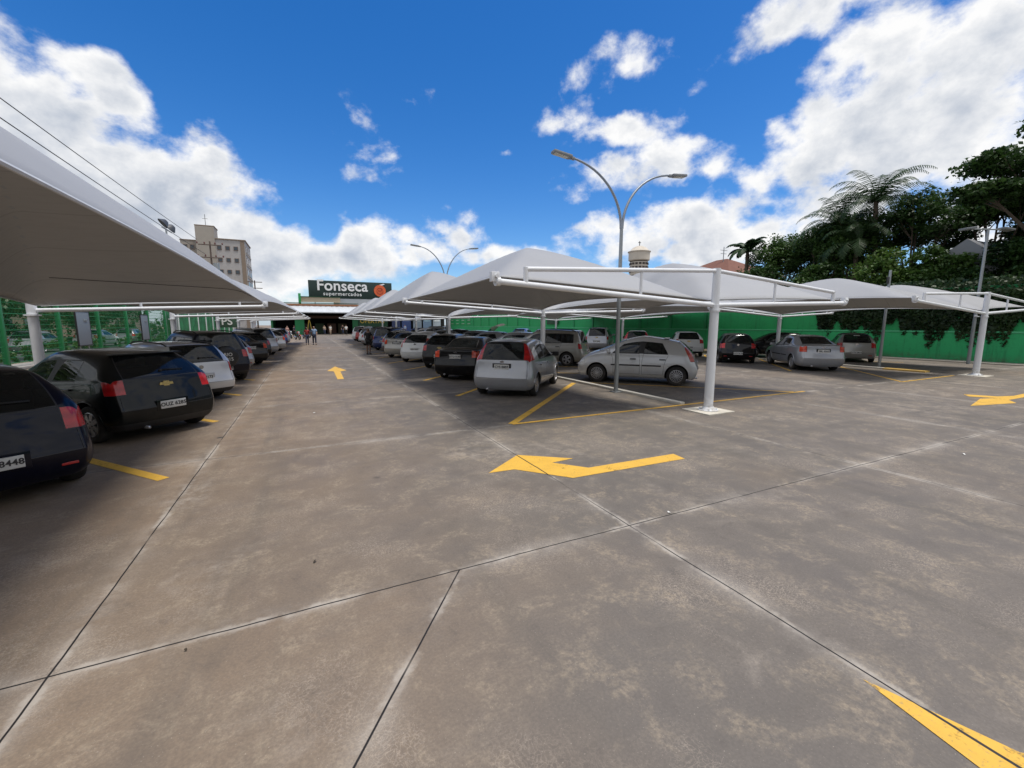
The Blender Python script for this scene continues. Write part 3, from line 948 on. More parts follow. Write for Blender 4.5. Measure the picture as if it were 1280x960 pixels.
def wheel_meshes(R_, style, wdt=.185):
    rr = R_ * .66
    t = MB()
    w = wdt / 2
    t.lathe([(rr * .98, -w * .8), (R_ * .86, -w), (R_ * .965, -w * .86), (R_, -w * .55), (R_, w * .55), (R_ * .965, w * .86), (R_ * .86, w), (rr * .98, w * .8), (rr * .93, w * .4), (rr * .93, -w * .4)], 40, 0, 'y', close=True)
    for a in range(3):
        y = (-.4 + .4 * a) * w
        t.lathe([(R_ * 1.001, y - .004), (R_ * 1.002, y), (R_ * 1.001, y + .004)], 40, 0, 'y')
    tm = t.mesh('tyre')
    r = MB()
    r.lathe([(rr * .94, w * .86), (rr * 1.0, w * .80), (rr * .98, -w * .8), (rr * .9, -w * .8), (rr * .88, w * .55), (rr * .94, w * .86)], 36, 0, 'y')
    r.lathe([(0, w * .2), (rr * .9, w * .2)], 36, 1, 'y')          # dark back disc
    r.lathe([(0, w * .88), (rr * .16, w * .86), (rr * .2, w * .74), (rr * .2, w * .3)], 18, 0, 'y')
    n = {'spokes5': 5, 'cap7': 7, 'cap14': 16, 'cap9': 9}[style]
    wd = {'spokes5': .20, 'cap7': .20, 'cap14': .052, 'cap9': .17}[style]
    for k in range(n):
        a = math.tau * k / n
        M = Matrix.Rotation(a, 4, 'Y')
        hh = wd * rr
        vs = [(rr * .15, w * .84, -hh * .7), (rr * .92, w * .76, -hh * 1.05), (rr * .92, w * .76, hh * 1.05), (rr * .15, w * .84, hh * .7),
              (rr * .15, w * .3, -hh * .7), (rr * .92, w * .3, -hh * 1.05), (rr * .92, w * .3, hh * 1.05), (rr * .15, w * .3, hh * .7)]
        r.add(vs, [(0, 1, 2, 3), (4, 7, 6, 5), (0, 4, 5, 1), (1, 5, 6, 2), (2, 6, 7, 3), (3, 7, 4, 0)], 0, False, M)
    if style != 'spokes5':
        r.lathe([(rr * .62, w * .83), (rr * .60, w * .70)] if style == 'cap14' else [(rr * .3, w * .84), (rr * .3, w * .4)], 24, 0, 'y')
    for k in range(4):
        a = math.tau * k / 4 + .3
        r.lathe([(0, w * .9), (.011, w * .9), (.011, w * .8)], 6, 1, 'y', (rr * .27 * math.cos(a), 0, rr * .27 * math.sin(a)))
    rm = r.mesh('rim')
    bm = bmesh.new(); bm.from_mesh(rm); bmesh.ops.recalc_face_normals(bm, faces=bm.faces); bm.to_mesh(rm); bm.free()
    bm = bmesh.new(); bm.from_mesh(tm); bmesh.ops.recalc_face_normals(bm, faces=bm.faces); bm.to_mesh(tm); bm.free()
    sharp_by_angle(rm, 35); sharp_by_angle(tm, 50)
    return tm, rm

PROTO = {}
GLASS_IDS = {WSH: 'windshield', RWIN: 'rear_window', SWF: 'side_window', SWR: 'side_window', QWIN: 'quarter_window'}
def proto_car(kind, p):
    """returns list of (part name, mesh, materials, [sub-parts]); painted slots use the key 'paint'"""
    m3 = car_surface(p)
    bm = bmesh.new(); bm.from_mesh(m3)
    bm.faces.ensure_lookup_table(); bm.edges.ensure_lookup_table()
    def by(i): return [f for f in bm.faces if f.material_index == i]
    def ins(ids, th, new):
        for i in ids:
            fs = by(i)
            if not fs: continue
            for isl in split_islands(fs):
                r = bmesh.ops.inset_region(bm, faces=isl, thickness=th, depth=0.0, use_even_offset=True, use_boundary=True)
                for f in r['faces']: f.material_index = new; f.smooth = True
    ins([DF, DR], .008, SEAM)
    ins([TG, BON], .007, SEAM)
    ins([WSH, RWIN, SWF, SWR, QWIN], .016, RUB)
    ins([TL, HL], .004, SEAM)
    bm.verts.index_update(); bm.faces.ensure_lookup_table()
    parts = []
    bvh = BVHTree.FromBMesh(bm)
    L, W = p['L'], p['W']; hw = W / 2
    ox = L / 2
    def sidehit(x, z, s):
        h = bvh.ray_cast(Vector((x, s * 3, z)), Vector((0, -s, 0)))
        return h[0] if h[0] else Vector((x, s * hw, z))
    def rearhit(y, z):
        h = bvh.ray_cast(Vector((-3, y, z)), Vector((1, 0, 0)))
        return (h[0], h[1]) if h[0] else (Vector((0, y, z)), Vector((-1, 0, 0)))
    def fronthit(y, z):
        h = bvh.ray_cast(Vector((L + 3, y, z)), Vector((-1, 0, 0)))
        return (h[0], h[1]) if h[0] else (Vector((L, y, z)), Vector((1, 0, 0)))
    # body: everything painted + seams + rubber + wells
    bodymats = ['paint', MAT['black'], MAT['well']]
    bset = []
    for f in bm.faces:
        i = f.material_index
        if i in (BODY, SEAM, RUB, WELL, PIL, LOWER): bset.append(f)
    def setm(fs, fn):
        return [(f, fn(f)) for f in fs]
    old = {f.index: f.material_index for f in bm.faces}
    def remap(fs, mp):
        for f in fs: f.material_index = mp.get(old[f.index], 0)
    remap(bset, {BODY: 0, SEAM: 1, RUB: 1, PIL: 1, LOWER: 1 if (p.get('lowblack') or p.get('valance')) else 0, WELL: 2})
    parts.append(('body', extract(bm, bset, 'body'), bodymats, []))
    def piece(i, name, mats, mi=0, subs=None):
        fs = [f for f in bm.faces if old[f.index] == i]
        for isl in split_islands(fs):
            for f in isl: f.material_index = 0
            me = extract(bm, isl, name)
            parts.append((name, me, mats, []))
    for i, nm in GLASS_IDS.items():
        piece(i, nm, [p.get('glass', MAT['glass'])])
    # doors with handles
    for i in (DF, DR):
        fs = [f for f in bm.faces if old[f.index] == i]
        for isl in split_islands(fs):
            if len(isl) < 6: continue
            for f in isl: f.material_index = 0
            me = extract(bm, isl, 'door')
            cs = [f.calc_center_median() for f in isl]
            s = 1 if cs[0].y > 0 else -1
            xs = [c.x for c in cs]
            hx = min(xs) + .16 if i == DF else max(p['xcb'] + .22, min(xs) + .12)
            hz = p['zbr'] - .17
            h = sidehit(hx, hz, s)
            hb = MB(); hb.box((h.x, h.y + s * .018, hz), (.19, .03, .034), bev=.012)
            hb.box((h.x + .075, h.y + s * .006, hz), (.03, .03, .03), bev=.008); hb.box((h.x - .075, h.y + s * .006, hz), (.03, .03, .03), bev=.008)
            hm = hb.mesh('handle')
            subs = [('handle', hm, [p.get('handle', 'paint')], [])]
            parts.append(('door', me, ['paint'], subs))
    for i, nm in ((TG, 'tailgate' if not p.get('deck') else 'boot_lid'), (BON, 'bonnet'), (BR, 'rear_bumper'), (BF, 'front_bumper')):
        fs = [f for f in bm.faces if old[f.index] == i]
        if not fs: continue
        for f in fs: f.material_index = 0
        mt = 'paint' if not (p.get('blackbumper') and nm.endswith('bumper')) else MAT['black']
        parts.append((nm, extract(bm, fs, nm), [mt], []))
    piece(TL, 'taillight', [p.get('tlmat', MAT['red'])])
    piece(HL, 'headlight', [MAT['lamp']])
    fs = [f for f in bm.faces if old[f.index] == GRL]
    for f in fs: f.material_index = 0
    parts.append(('grille', extract(bm, fs, 'grille'), [MAT['black']], []))
    # wheels
    tm, rm = wheel_meshes(p['R'], p.get('rim', 'cap9'))
    for ax in (p['ra'], p['ra'] + p['wb']):
        for s in (1, -1):
            M = Matrix.Translation((ax, s * (hw - .115), p['R'])) @ (Matrix.Identity(4) if s > 0 else Matrix.Rotation(math.pi, 4, 'Z'))
            parts.append(('wheel', (tm, M), [MAT['rubber']], [('rim', rm, [MAT['rim'], MAT['rim_dark']], [])]))
    # door mirrors
    for s in (1, -1):
        xm = p['xab'] - .10; h = sidehit(xm, p['zbf'] + .02, s)
        mb = MB(); mb.box((xm, h.y + s * .12, p['zbf'] + .06), (.09, .20, .13), bev=.035)
        mb.box((xm + .01, h.y + s * .02, p['zbf'] + .02), (.05, .08, .03), bev=.008)
        parts.append(('door_mirror', mb.mesh('door_mirror'), [p.get('mirror', 'paint')], []))
    # rear plate
    py = p.get('plate_z', .62)
    h, n = rearhit(0, py)
    pb = MB(); pb.box((h.x - .012, 0, py), (.014, .40, .13), bev=.005)
    parts.append(('license_plate', pb.mesh('license_plate'), [MAT['plate']], ['TEXT', (h.x - .0215, 0, py)]))
    rb = MB()
    rb.box((h.x + .003, 0, py + .002), (.012, .50, .18), bev=.005)
    parts.append(('plate_recess', rb.mesh('plate_recess'), [p.get('recess', 'paint')], []))
    # front plate
    h, n = fronthit(0, .48)
    pb = MB(); pb.box((h.x + .012, 0, .48), (.014, .40, .13), bev=.005)
    parts.append(('front_plate', pb.mesh('front_plate'), [MAT['plate']], []))
    # wiper on the tailgate
    if p.get('wiper', True) and not p.get('deck'):
        h, n = rearhit(.0, p['zbr'] + .10); h2, n2 = rearhit(-.36, p['zbr'] + .09)
        wb_ = MB(); wb_.tube([h + n * .015, h2 + n2 * .015], .009, 6); wb_.lathe([(0, 0), (.025, 0), (.02, .03), (0, .03)], 10, 0, 'x', (h.x - .03, 0, h.z))
        parts.append(('rear_wiper', wb_.mesh('rear_wiper'), [MAT['black']], []))
    # emblem
    em = p.get('emblem')
    if em:
        ez = p.get('emblem_z', p['zbr'] - .10)
        h, n = rearhit(0, ez)
        eb = MB()
        fx = Matrix.Translation(h + n * .006) @ Matrix(((0, 0, -1, 0), (-1, 0, 0, 0), (0, 1, 0, 0), (0, 0, 0, 1)))
        if em == 'bowtie':
            eb.prism([(-.11, -.022), (-.045, -.022), (-.037, -.042), (.05, -.042), (.042, -.022), (.11, -.022), (.097, .022), (.045, .022), (.037, .042), (-.05, .042), (-.042, .022), (-.097, .022)], -.008, .008, 0, fx)
        elif em == 'oval':
            eb.prism([(.06 * math.cos(a), .026 * math.sin(a)) for a in [k * math.tau / 20 for k in range(20)]], -.008, .008, 0, fx)
        elif em == 'diamond':
            eb.prism([(0, -.06), (.042, 0), (0, .06), (-.042, 0)], -.008, .008, 0, fx)
        elif em == 'round':
            eb.prism([(.048 * math.cos(a), .048 * math.sin(a)) for a in [k * math.tau / 20 for k in range(20)]], -.008, .008, 0, fx)
        elif em == 'chevron':
            for dz in (0, .035):
                eb.prism([(-.06, -.04 + dz), (0, -.005 + dz), (.06, -.04 + dz), (.06, -.02 + dz), (0, .018 + dz), (-.06, -.02 + dz)], -.008, .008, 0, fx)
        parts.append(('emblem', eb.mesh('emblem'), [MAT['gold'] if em == 'bowtie' else MAT['chrome']], []))
    # side rubbing strip
    if p.get('strip'):
        z = p['strip']
        for s in (1, -1):
            for xa, xb_ in ((p['ra'] + p['R'] + .16, p['xb'] - .03), (p['xb'] + .03, p['ra'] + p['wb'] - p['R'] - .16)):
                sb_ = MB(); n_ = 8; vs = []
                for k in range(n_ + 1):
                    x = xa + (xb_ - xa) * k / n_
                    a = sidehit(x, z - .022, s); b = sidehit(x, z + .022, s)
                    vs += [(x, a.y + s * .004, z - .022), (x, a.y + s * .014, z - .014), (x, b.y + s * .014, z + .014), (x, b.y + s * .004, z + .022)]
                fs_ = [(4 * k + j, 4 * k + 4 + j, 4 * k + 5 + j, 4 * k + 1 + j) for k in range(n_) for j in range(3)]
                sb_.add(vs, fs_, 0, True)
                parts.append(('side_moulding', sb_.mesh('side_moulding'), [MAT['black']], []))
    # flared arch lips
    for ax in (p['ra'], p['ra'] + p['wb']):
        for s in (1, -1):
            r = p['R'] + p.get('gap', .05) + .012
            pts = []
            for k in range(15):
                a = R(-8 + 196 * k / 14)
                x, z = ax + r * math.cos(a), p['R'] + .01 + r * math.sin(a)
                if z < .2: continue
                y = sidehit(x, z, s).y
                pts.append((x, y + s * .001, z))
            lb = MB(); lb.tube(pts, .015, 6); parts.append(('wheel_arch', lb.mesh('wheel_arch'), ['paint' if not p.get('lowblack') else MAT['black']], []))
    # seats and dashboard seen through the glass
    zs = p['zbf'] - .38
    for sx, sy, wd_ in ((p['xb'] + .12, .36, .46), (p['xb'] + .12, -.36, .46), (p['ra'] + .42, 0, hw * 1.45)):
        sb_ = MB(); sb_.box((sx, sy, zs + .30), (.14, wd_, .58), 0, None, .05); sb_.box((sx + .25, sy, zs), (.5, wd_, .14), 0, None, .05)
        for hy in ((0,) if wd_ < .6 else (-.42, .42)):
            sb_.box((sx - .03, sy + hy, zs + .68), (.09, .24, .16), 0, None, .035)
            sb_.tube([(sx - .02, sy + hy, zs + .52), (sx - .03, sy + hy, zs + .64)], .02, 6)
        parts.append(('seat', sb_.mesh('seat'), [MAT['black']], []))
    db = MB(); db.box((p['xc'] - .30, 0, p['zbf'] - .06), (.40, hw * 1.5, .16), 0, None, .05); parts.append(('dashboard', db.mesh('dashboard'), [MAT['black']], []))
    sw_ = MB(); n_ = 18
    sw_.tube([(p['xc'] - .62 + .06 * math.cos(a), .36 + .18 * math.sin(a), p['zbf'] + .03 + .17 * math.cos(a)) for a in [math.tau * k / n_ for k in range(n_ + 1)]], .016, 6); sw_.tube([(p['xc'] - .62, .36, p['zbf'] + .03), (p['xc'] - .40, .36, p['zbf'] - .05)], .03, 6)
    parts.append(('steering_wheel', sw_.mesh('steering_wheel'), [MAT['black']], []))
    # exhaust, antenna
    eb = MB(); eb.tube([(.03, .38, .22), (.35, .38, .22)], .026, 10); parts.append(('exhaust_pipe', eb.mesh('exhaust_pipe'), [MAT['rim']], []))
    ab = MB(); xa_ = p['xar'] - .02
    h = bvh.ray_cast(Vector((xa_, 0, 4)), Vector((0, 0, -1)))[0]
    ab.tube([h, h + Vector((-.28, 0, .26))], .0035, 5); parts.append(('antenna', ab.mesh('antenna'), [MAT['black']], []))
    if p.get('rails'):
        for s in (1, -1):
            rb = MB(); pts = []
            for k in range(9):
                x = p['xrr'] + .15 + (p['xar'] - p['xrr'] - .2) * k / 8
                y = s * (p.get('wr', hw * .70) - .07)
                hh = bvh.ray_cast(Vector((x, y, 4)), Vector((0, 0, -1)))[0]
                pts.append((x, y, hh.z + (.005 if k in (0, 8) else .055)))
            rb.tube(pts, .016, 8); parts.append(('roof_rail', rb.mesh('roof_rail'), [MAT['black']], []))
    if p.get('spare'):
        h, n = rearhit(-.02, .86)
        t = MB(); w = .11; R_ = .345
        t.lathe([(0, -w * 1.12), (R_ * .72, -w * 1.1), (R_ * .93, -w * .9), (R_, -w * .4), (R_, w * .7), (0, w * .8)], 40, 0, 'x', (h.x - .13, -.02, .86))
        parts.append(('spare_wheel', t.mesh('spare_wheel'), [simple('spare_cover', (.02, .021, .022), .5)], ['SPARE', (h.x - .13 - w * 1.12 - .006, -.02, .86)]))
    if p.get('toplight'):
        h, n = rearhit(0, p['H'] - .13)
        b3 = MB(); b3.box((h.x - .004, 0, h.z), (.02, .24, .028), bev=.006); parts.append(('brake_light', b3.mesh('brake_light'), [p['toplight']], []))
    if p.get('spoiler'):
        zt = p['H'] - .075
        h, n = rearhit(0, p['H'] - .09)
        b3 = MB(); b3.box((h.x + .03, 0, h.z + .018), (.16, W * .60, .024), bev=.011); parts.append(('spoiler', b3.mesh('spoiler'), ['paint'], []))
    if p.get('reflectors'):
        for s in (1, -1):
            h, n = rearhit(s * hw * .66, .36)
            b3 = MB(); b3.box((h.x - .002, s * hw * .66, .36), (.016, .14, .03), bev=.005); parts.append(('reflector', b3.mesh('reflector'), [MAT['red']], []))
    bm.free()
    # recentre on the middle of the car, fix normals of the box parts
    T = Matrix.Translation((-ox, 0, 0))
    done = set()
    def fixm(me, doT):
        if me.name in done: return
        done.add(me.name)
        if doT: me.transform(T)
        if me.name.split('.')[0] not in ('body', 'door', 'windshield', 'rear_window', 'side_window', 'quarter_window', 'tailgate', 'boot_lid', 'bonnet', 'taillight', 'headlight', 'grille', 'rear_bumper', 'front_bumper'):
            b = bmesh.new(); b.from_mesh(me); bmesh.ops.recalc_face_normals(b, faces=b.faces); b.to_mesh(me); b.free()
    out = []
    for nm, me, mats, subs in parts:
        mtx = None
        if isinstance(me, tuple): me, mtx = me; mtx = T @ mtx
        else: fixm(me, True)
        if isinstance(subs, list) and subs and subs[0] in ('TEXT', 'SPARE'):
            x, y, z = subs[1]; subs = [(subs[0], (x - ox, y, z))]
        else:
            for q in subs: fixm(q[1], mtx is None)
        out.append((nm, me, mats, subs, mtx))
    PROTO[kind] = (p, out)
    return out

TXT = {}
def plate_text(s):
    if s not in TXT: TXT[s] = text_mesh(s, .086, .002, 1.05, .002, 'plate_text')
    return TXT[s]
REARM = Matrix(((0, 0, -1, 0), (-1, 0, 0, 0), (0, 1, 0, 0), (0, 0, 0, 1)))

def put_mats(o, mats, pm):
    me = o.data
    if len(me.materials) == 0:
        for m in mats: me.materials.append(pm if m == 'paint' else m)
    for i, m in enumerate(mats):
        if m == 'paint':
            o.material_slots[i].link = 'OBJECT'; o.material_slots[i].material = pm

def car(kind, paintkey, pos_, heading, label, group, plate=None, name='parked_car', cat='car', tilt_gate=False):
    """pos_ = ground point midway between the rear wheels; heading = angle right of +Y in degrees"""
    p, parts = PROTO[kind]
    h = R(heading); hx, hy = math.sin(h), math.cos(h)
    off = p['L'] / 2 - p['ra']
    root = empty(name, (pos_[0] + hx * off, pos_[1] + hy * off, 0), math.atan2(hy, hx))
    tag(root, label, cat, group)
    pm = P[paintkey]
    for nm, me, mats, subs, mtx in parts:
        o = bpy.data.objects.new(nm, me); COL.objects.link(o); o.parent = root
        put_mats(o, mats, pm)
        if mtx is not None: o.matrix_local = mtx
        if tilt_gate and nm in ('tailgate', 'rear_window', 'rear_wiper', 'license_plate', 'plate_recess', 'emblem', 'brake_light'):
            piv = Vector((p['xrr'] - p['L'] / 2, 0, p['H'] - .05))
            o.matrix_local = Matrix.Translation(piv) @ Matrix.Rotation(R(88), 4, 'Y') @ Matrix.Translation(-piv)
        for q in subs:
            if q[0] == 'TEXT':
                if plate:
                    t = bpy.data.objects.new('plate_text', plate_text(plate)); COL.objects.link(t); t.parent = o
                    if len(t.data.materials) == 0: t.data.materials.append(MAT['plate_ink'])
                    t.matrix_local = Matrix.Translation(q[1]) @ REARM
            elif q[0] == 'SPARE':
                t = bpy.data.objects.new('cover_text', text_mesh('RIO\n2015', .15, .002, 1.0, .002, 'cover_text')); COL.objects.link(t); t.parent = o
                t.data.materials.append(MAT['plate'])
                t.matrix_local = Matrix.Translation(q[1]) @ REARM
            else:
                s = bpy.data.objects.new(q[0], q[1]); COL.objects.link(s); s.parent = o
                put_mats(s, q[2], pm)
    return root
# ------------------------------------------------------------------ car kinds
proto_car('hatch_old', dict(L=3.90, W=1.66, H=1.46, zb=.20, ra=.70, wb=2.46, R=.30, zbr=.98, zbf=.91, zc=.97, zh=.74, xrb=.15, xrr=.52, xt=.105,
    xcb=.80, xcr=.92, xb=1.60, xab=2.62, xar=2.02, xc=2.86, wr=.56, z3r=.50, z4r=.74, tl='corner', rim='cap9', plate_z=.50, emblem='round', emblem_z=.90, wiper=True, toplight=MAT['chrome'], reflectors=True, sub=3))
proto_car('hatch_new', dict(valance=True, L=3.93, W=1.71, H=1.475, zb=.20, ra=.70, wb=2.53, R=.305, zbr=1.02, zbf=.93, zc=.99, zh=.76, xrb=.15, xrr=.54, xt=.10,
    xcb=.86, xcr=.98, xb=1.66, xab=2.70, xar=2.08, xc=2.94, wr=.57, z3r=.54, z4r=.80, tl='corner', rim='cap7', plate_z=.56, emblem='bowtie', emblem_z=.90, spoiler=True, beltcrease=.5, sub=3))
proto_car('wagon', dict(L=4.18, W=1.66, H=1.46, zb=.20, ra=.92, wb=2.46, R=.30, zbr=.98, zbf=.90, zc=.96, zh=.74, xrb=.15, xrr=.38, xt=.105,
    xcb=1.04, xcr=1.10, xb=1.84, xab=2.88, xar=2.28, xc=3.10, wr=.57, z3r=.48, z4r=.72, tl='corner', rim='cap9', plate_z=.62, emblem='round', emblem_z=.86, qwin=True, x5q=.42, rails=True, lowblack=True, tlwide=False, sub=3))
proto_car('suv', dict(L=4.05, W=1.75, H=1.68, zb=.26, ra=.74, wb=2.50, R=.345, zbr=1.06, zbf=1.02, zc=1.08, zh=.90, xrb=.15, xrr=.30, xt=.11,
    xcb=.92, xcr=.98, xb=1.68, xab=2.68, xar=2.12, xc=2.92, wr=.62, z3r=.60, z4r=.84, tl='corner', rim='spokes5', plate_z=.50, qwin=True, x5q=.36, rails=True, lowblack=True, spare=True, wiper=False, sub=3))
proto_car('mpv_hatch', dict(L=3.92, W=1.68, H=1.50, zb=.20, ra=.66, wb=2.49, R=.295, zbr=.98, zbf=.94, zc=1.00, zh=.78, xrb=.14, xrr=.36, xt=.105,
    xcb=.84, xcr=.90, xb=1.64, xab=2.72, xar=2.06, xc=2.98, wr=.59, z3r=.52, z4r=.74, tl='pillar', rim='cap9', plate_z=.80, emblem='oval', emblem_z=.93, glass=MAT['glass_clear'], mirror=MAT['black'], wiper=False, recess=MAT['black'], sub=3))
proto_car('round_hatch', dict(L=3.85, W=1.67, H=1.52, zb=.19, ra=.64, wb=2.46, R=.30, zbr=.97, zbf=.97, zc=1.03, zh=.80, xrb=.15, xrr=.56, xt=.11,
    xcb=.72, xcr=1.10, xb=1.70, xab=2.82, xar=2.12, xc=3.06, wr=.56, z3r=.52, z4r=.76, tl='pillarlow', tlwide=False, tlmat=MAT['redwhite'], rim='cap14', plate_z=.66, emblem='chevron', emblem_z=.90, strip=.60, handle=MAT['black'],
    zroof=[1.36, 1.46, 1.52, 1.45], spoiler=True, sub=3))
proto_car('sedan', dict(L=4.48, W=1.70, H=1.45, zb=.20, ra=.92, wb=2.61, R=.31, tlmat=MAT['amber'], zbr=1.04, zbf=.92, zc=.98, zh=.76, xrb=.13, xrr=1.18, deck=.62, xt=.10,
    xcb=1.16, xcr=1.52, xb=2.02, xab=3.08, xar=2.46, xc=3.32, wr=.56, z3r=.54, z4r=.80, tl='corner', rim='cap9', plate_z=.82, emblem='oval', emblem_z=.96, recess=MAT['black'], reflectors=False, strip=.58, sub=3))
proto_car('van', dict(L=4.28, W=1.74, H=1.66, zb=.20, ra=.80, wb=2.68, R=.31, zbr=1.05, zbf=1.02, zc=1.08, zh=.86, xrb=.13, xrr=.32, xt=.10,
    xcb=.98, xcr=1.02, xb=1.90, xab=3.06, xar=2.26, xc=3.34, wr=.61, z3r=.54, z4r=.80, tl='corner', tlwide=False, rim='spokes5', plate_z=.66, emblem='bowtie', emblem_z=.95, qwin=True, x5q=.38, rails=True, strip=.62, handle=MAT['black'], sub=3))
# ------------------------------------------------------------------ parked cars
GLR = 'cars parked along the green fence'
GRA = 'cars parked nose-in on the lane side of the middle double row'
GRB = 'cars parked on the wall side of the middle double row'
GRC = 'cars parked by the green wall'
NEARNAMES = {}
car('hatch_old', 'navy', (-3.30, 6.46), -37, 'navy hatchback nearest of all, cut off by the picture edge, with square red tail lights', GLR, 'DMT 8448')
car('hatch_new', 'charcoal', (-2.62, 9.44), -45, 'dark charcoal hatchback with a gold bow-tie emblem between a navy car and silver wagon', GLR, 'OUZ 6285')
car('wagon', 'silver_light', (-2.84, 13.15), -38, 'silver station wagon with black lower bumper behind the dark charcoal hatchback', GLR, 'DBM 4172')
car('suv', 'navy', (-2.78, 16.75), -33, 'dark navy off-roader carrying a covered spare wheel on its back', GLR, 'EKH 2290')
car('hatch_old', 'silver', (-2.93, 20.05), -36, 'silver hatchback next to the off-roader with the spare wheel', GLR, 'FGC 3108')
car('sedan', 'black', (-2.78, 23.3), -35, 'black saloon with red tail lights beside the silver hatchback of the fence row', GLR, 'DVW 7715')
car('hatch_new', 'black', (-2.75, 26.8), -36, 'black hatchback half hidden by the black saloon of the fence row', GLR, 'ETA 5541')
car('van', 'silver', (-2.65, 30.2), -36, 'silver people carrier of the fence row past the two black cars', GLR, 'EVA 1904')
car('sedan', 'silver', (-2.45, 34.4), -35, 'silver saloon just past the silver people carrier of the fence row', GLR, 'DKX 3320')
car('round_hatch', 'white', (-2.45, 38.2), -36, 'white hatchback far along the fence row', GLR, 'CQR 8817')
car('hatch_old', 'blue', (-2.45, 42.2), -36, 'dark blue hatchback, last but two of the fence row before the motorcycles', GLR, 'DRE 5002')
car('wagon', 'white', (-2.5, 46.0), -36, 'white station wagon, last but one of the fence row before the motorcycles', GLR, 'EMB 2216')
car('hatch_new', 'grey', (-2.5, 50.0), -36, 'grey hatchback ending the fence row', GLR, 'FAD 7710')

car('mpv_hatch', 'silver', (4.86, 10.34), 43, 'silver hatchback with tall red pillar lights, first of the lane side of the middle row', GRA, 'CYS 8807')
car('sedan', 'black', (4.95, 14.2), 40, 'black saloon with its boot towards the lane, beside the silver hatchback with tall lights', GRA, 'DTO 9147')
car('hatch_new', 'black', (5.35, 17.9), 38, 'black hatchback squeezed between the black saloon and a white hatchback', GRA, 'EQH 4403')
car('round_hatch', 'white', (5.1, 21.5), 36, 'white round-backed hatchback with red pillar lights in the lane side row', GRA, 'EZN 3307')
car('sedan', 'silver_warm', (4.98, 24.9), 36, 'pale silver saloon next to the white round-backed hatchback', GRA, 'FHK 8205')
car('hatch_old', 'grey', (5.3, 28.6), 36, 'grey hatchback hidden behind the pale silver saloon', GRA, 'DAX 2218')
car('van', 'blue', (5.3, 32.2), 36, 'dark blue people carrier behind the standing person in black', GRA, 'CKU 1120')
car('suv', 'black', (5.4, 36.0), 36, 'black off-roader far along the lane side of the middle row', GRA, 'EDG 4590')
car('hatch_old', 'silver', (5.3, 40.0), 36, 'small silver hatchback sticking out by the person in black', GRA, 'CRU 6631')
car('wagon', 'white', (5.6, 44.0), 36, 'white wagon, last but two of the lane side of the middle row', GRA, 'DHN 5423')
car('hatch_new', 'red', (5.6, 48.0), 36, 'dark red hatchback, last but one of the lane side of the middle row', GRA, 'EPA 6601')
car('van', 'white', (5.7, 52.0), 36, 'white people carrier ending the lane side of the middle row', GRA, 'FNO 1283')

car('round_hatch', 'silver_light', (10.80, 10.05), -42, 'silver round-roofed hatchback seen side-on, alone by the big white post', GRB, 'DXJ 6094')
car('van', 'silver_warm', (11.15, 16.75), -42, 'champagne people carrier with roof rails behind the silver round-roofed hatchback', GRB, 'DPR 3371')
car('hatch_new', 'silver', (11.2, 20.4), -40, 'silver hatchback nose to the kerb behind the champagne people carrier', GRB, 'EIT 2259')
car('sedan', 'silver', (11.3, 24.0), -40, 'silver saloon, third car behind the champagne people carrier', GRB, 'DNE 4408')
car('hatch_old', 'grey', (11.4, 27.6), -40, 'grey hatchback with its tailgate standing open', GRB, 'CZA 1746', tilt_gate=True)
car('round_hatch', 'black', (11.4, 31.2), -40, 'black hatchback beyond the car with the open tailgate', GRB, 'EGY 5530')
car('sedan', 'silver_warm', (11.5, 34.8), -40, 'beige silver saloon, second beyond the car with the open tailgate', GRB, 'DLU 9012')
car('suv', 'silver', (11.6, 38.6), -40, 'silver off-roader, third beyond the car with the open tailgate', GRB, 'ELP 7843')
car('hatch_new', 'white', (11.7, 42.4), -40, 'white hatchback, fourth beyond the car with the open tailgate', GRB, 'FCS 6112')
car('wagon', 'blue', (11.8, 46.2), -40, 'blue wagon, fifth beyond the car with the open tailgate', GRB, 'DQI 3487')

car('sedan', 'silver', (19.05, 10.5), 39, 'silver saloon with dark number panel parked alone near the ivy', GRC, 'EBL 4265')
car('hatch_old', 'black', (19.15, 14.15), 46, 'black hatchback with streaky reflections on its back window, beside the silver saloon near the ivy', GRC, 'DGV 8130')
car('hatch_new', 'white', (20.4, 18.3), 40, 'white hatchback behind the big white post, next to the black hatchback', GRC, 'EWK 2954')
car('mpv_hatch', 'silver', (19.1, 21.2), 44, 'silver hatchback with mirror out, second beyond the black hatchback of the wall row', GRC, 'DAF 5007')
car('van', 'silver', (19.2, 25.4), 44, 'silver people carrier before the green wall, third beyond the black hatchback', GRC, 'CNT 3389')
car('wagon', 'grey', (19.3, 29.8), 44, 'grey wagon before the green wall, fourth beyond the black hatchback', GRC, 'DSB 7072')
car('sedan', 'white', (19.4, 34.2), 44, 'white saloon before the green wall, fifth beyond the black hatchback', GRC, 'EJM 6658')
car('hatch_new', 'blue', (19.5, 38.6), 44, 'blue hatchback before the green wall, sixth beyond the black hatchback', GRC, 'DCO 4471')
car('sedan', 'black', (25.3, 14.6), -46, 'black saloon showing its headlight beside the thin post of the wall row', GRC, 'EHD 9936')
car('hatch_old', 'silver_warm', (25.0, 11.9), 55, 'pale silver hatchback backed behind the lone silver saloon, under the ivy', GRC, 'CTY 5814')
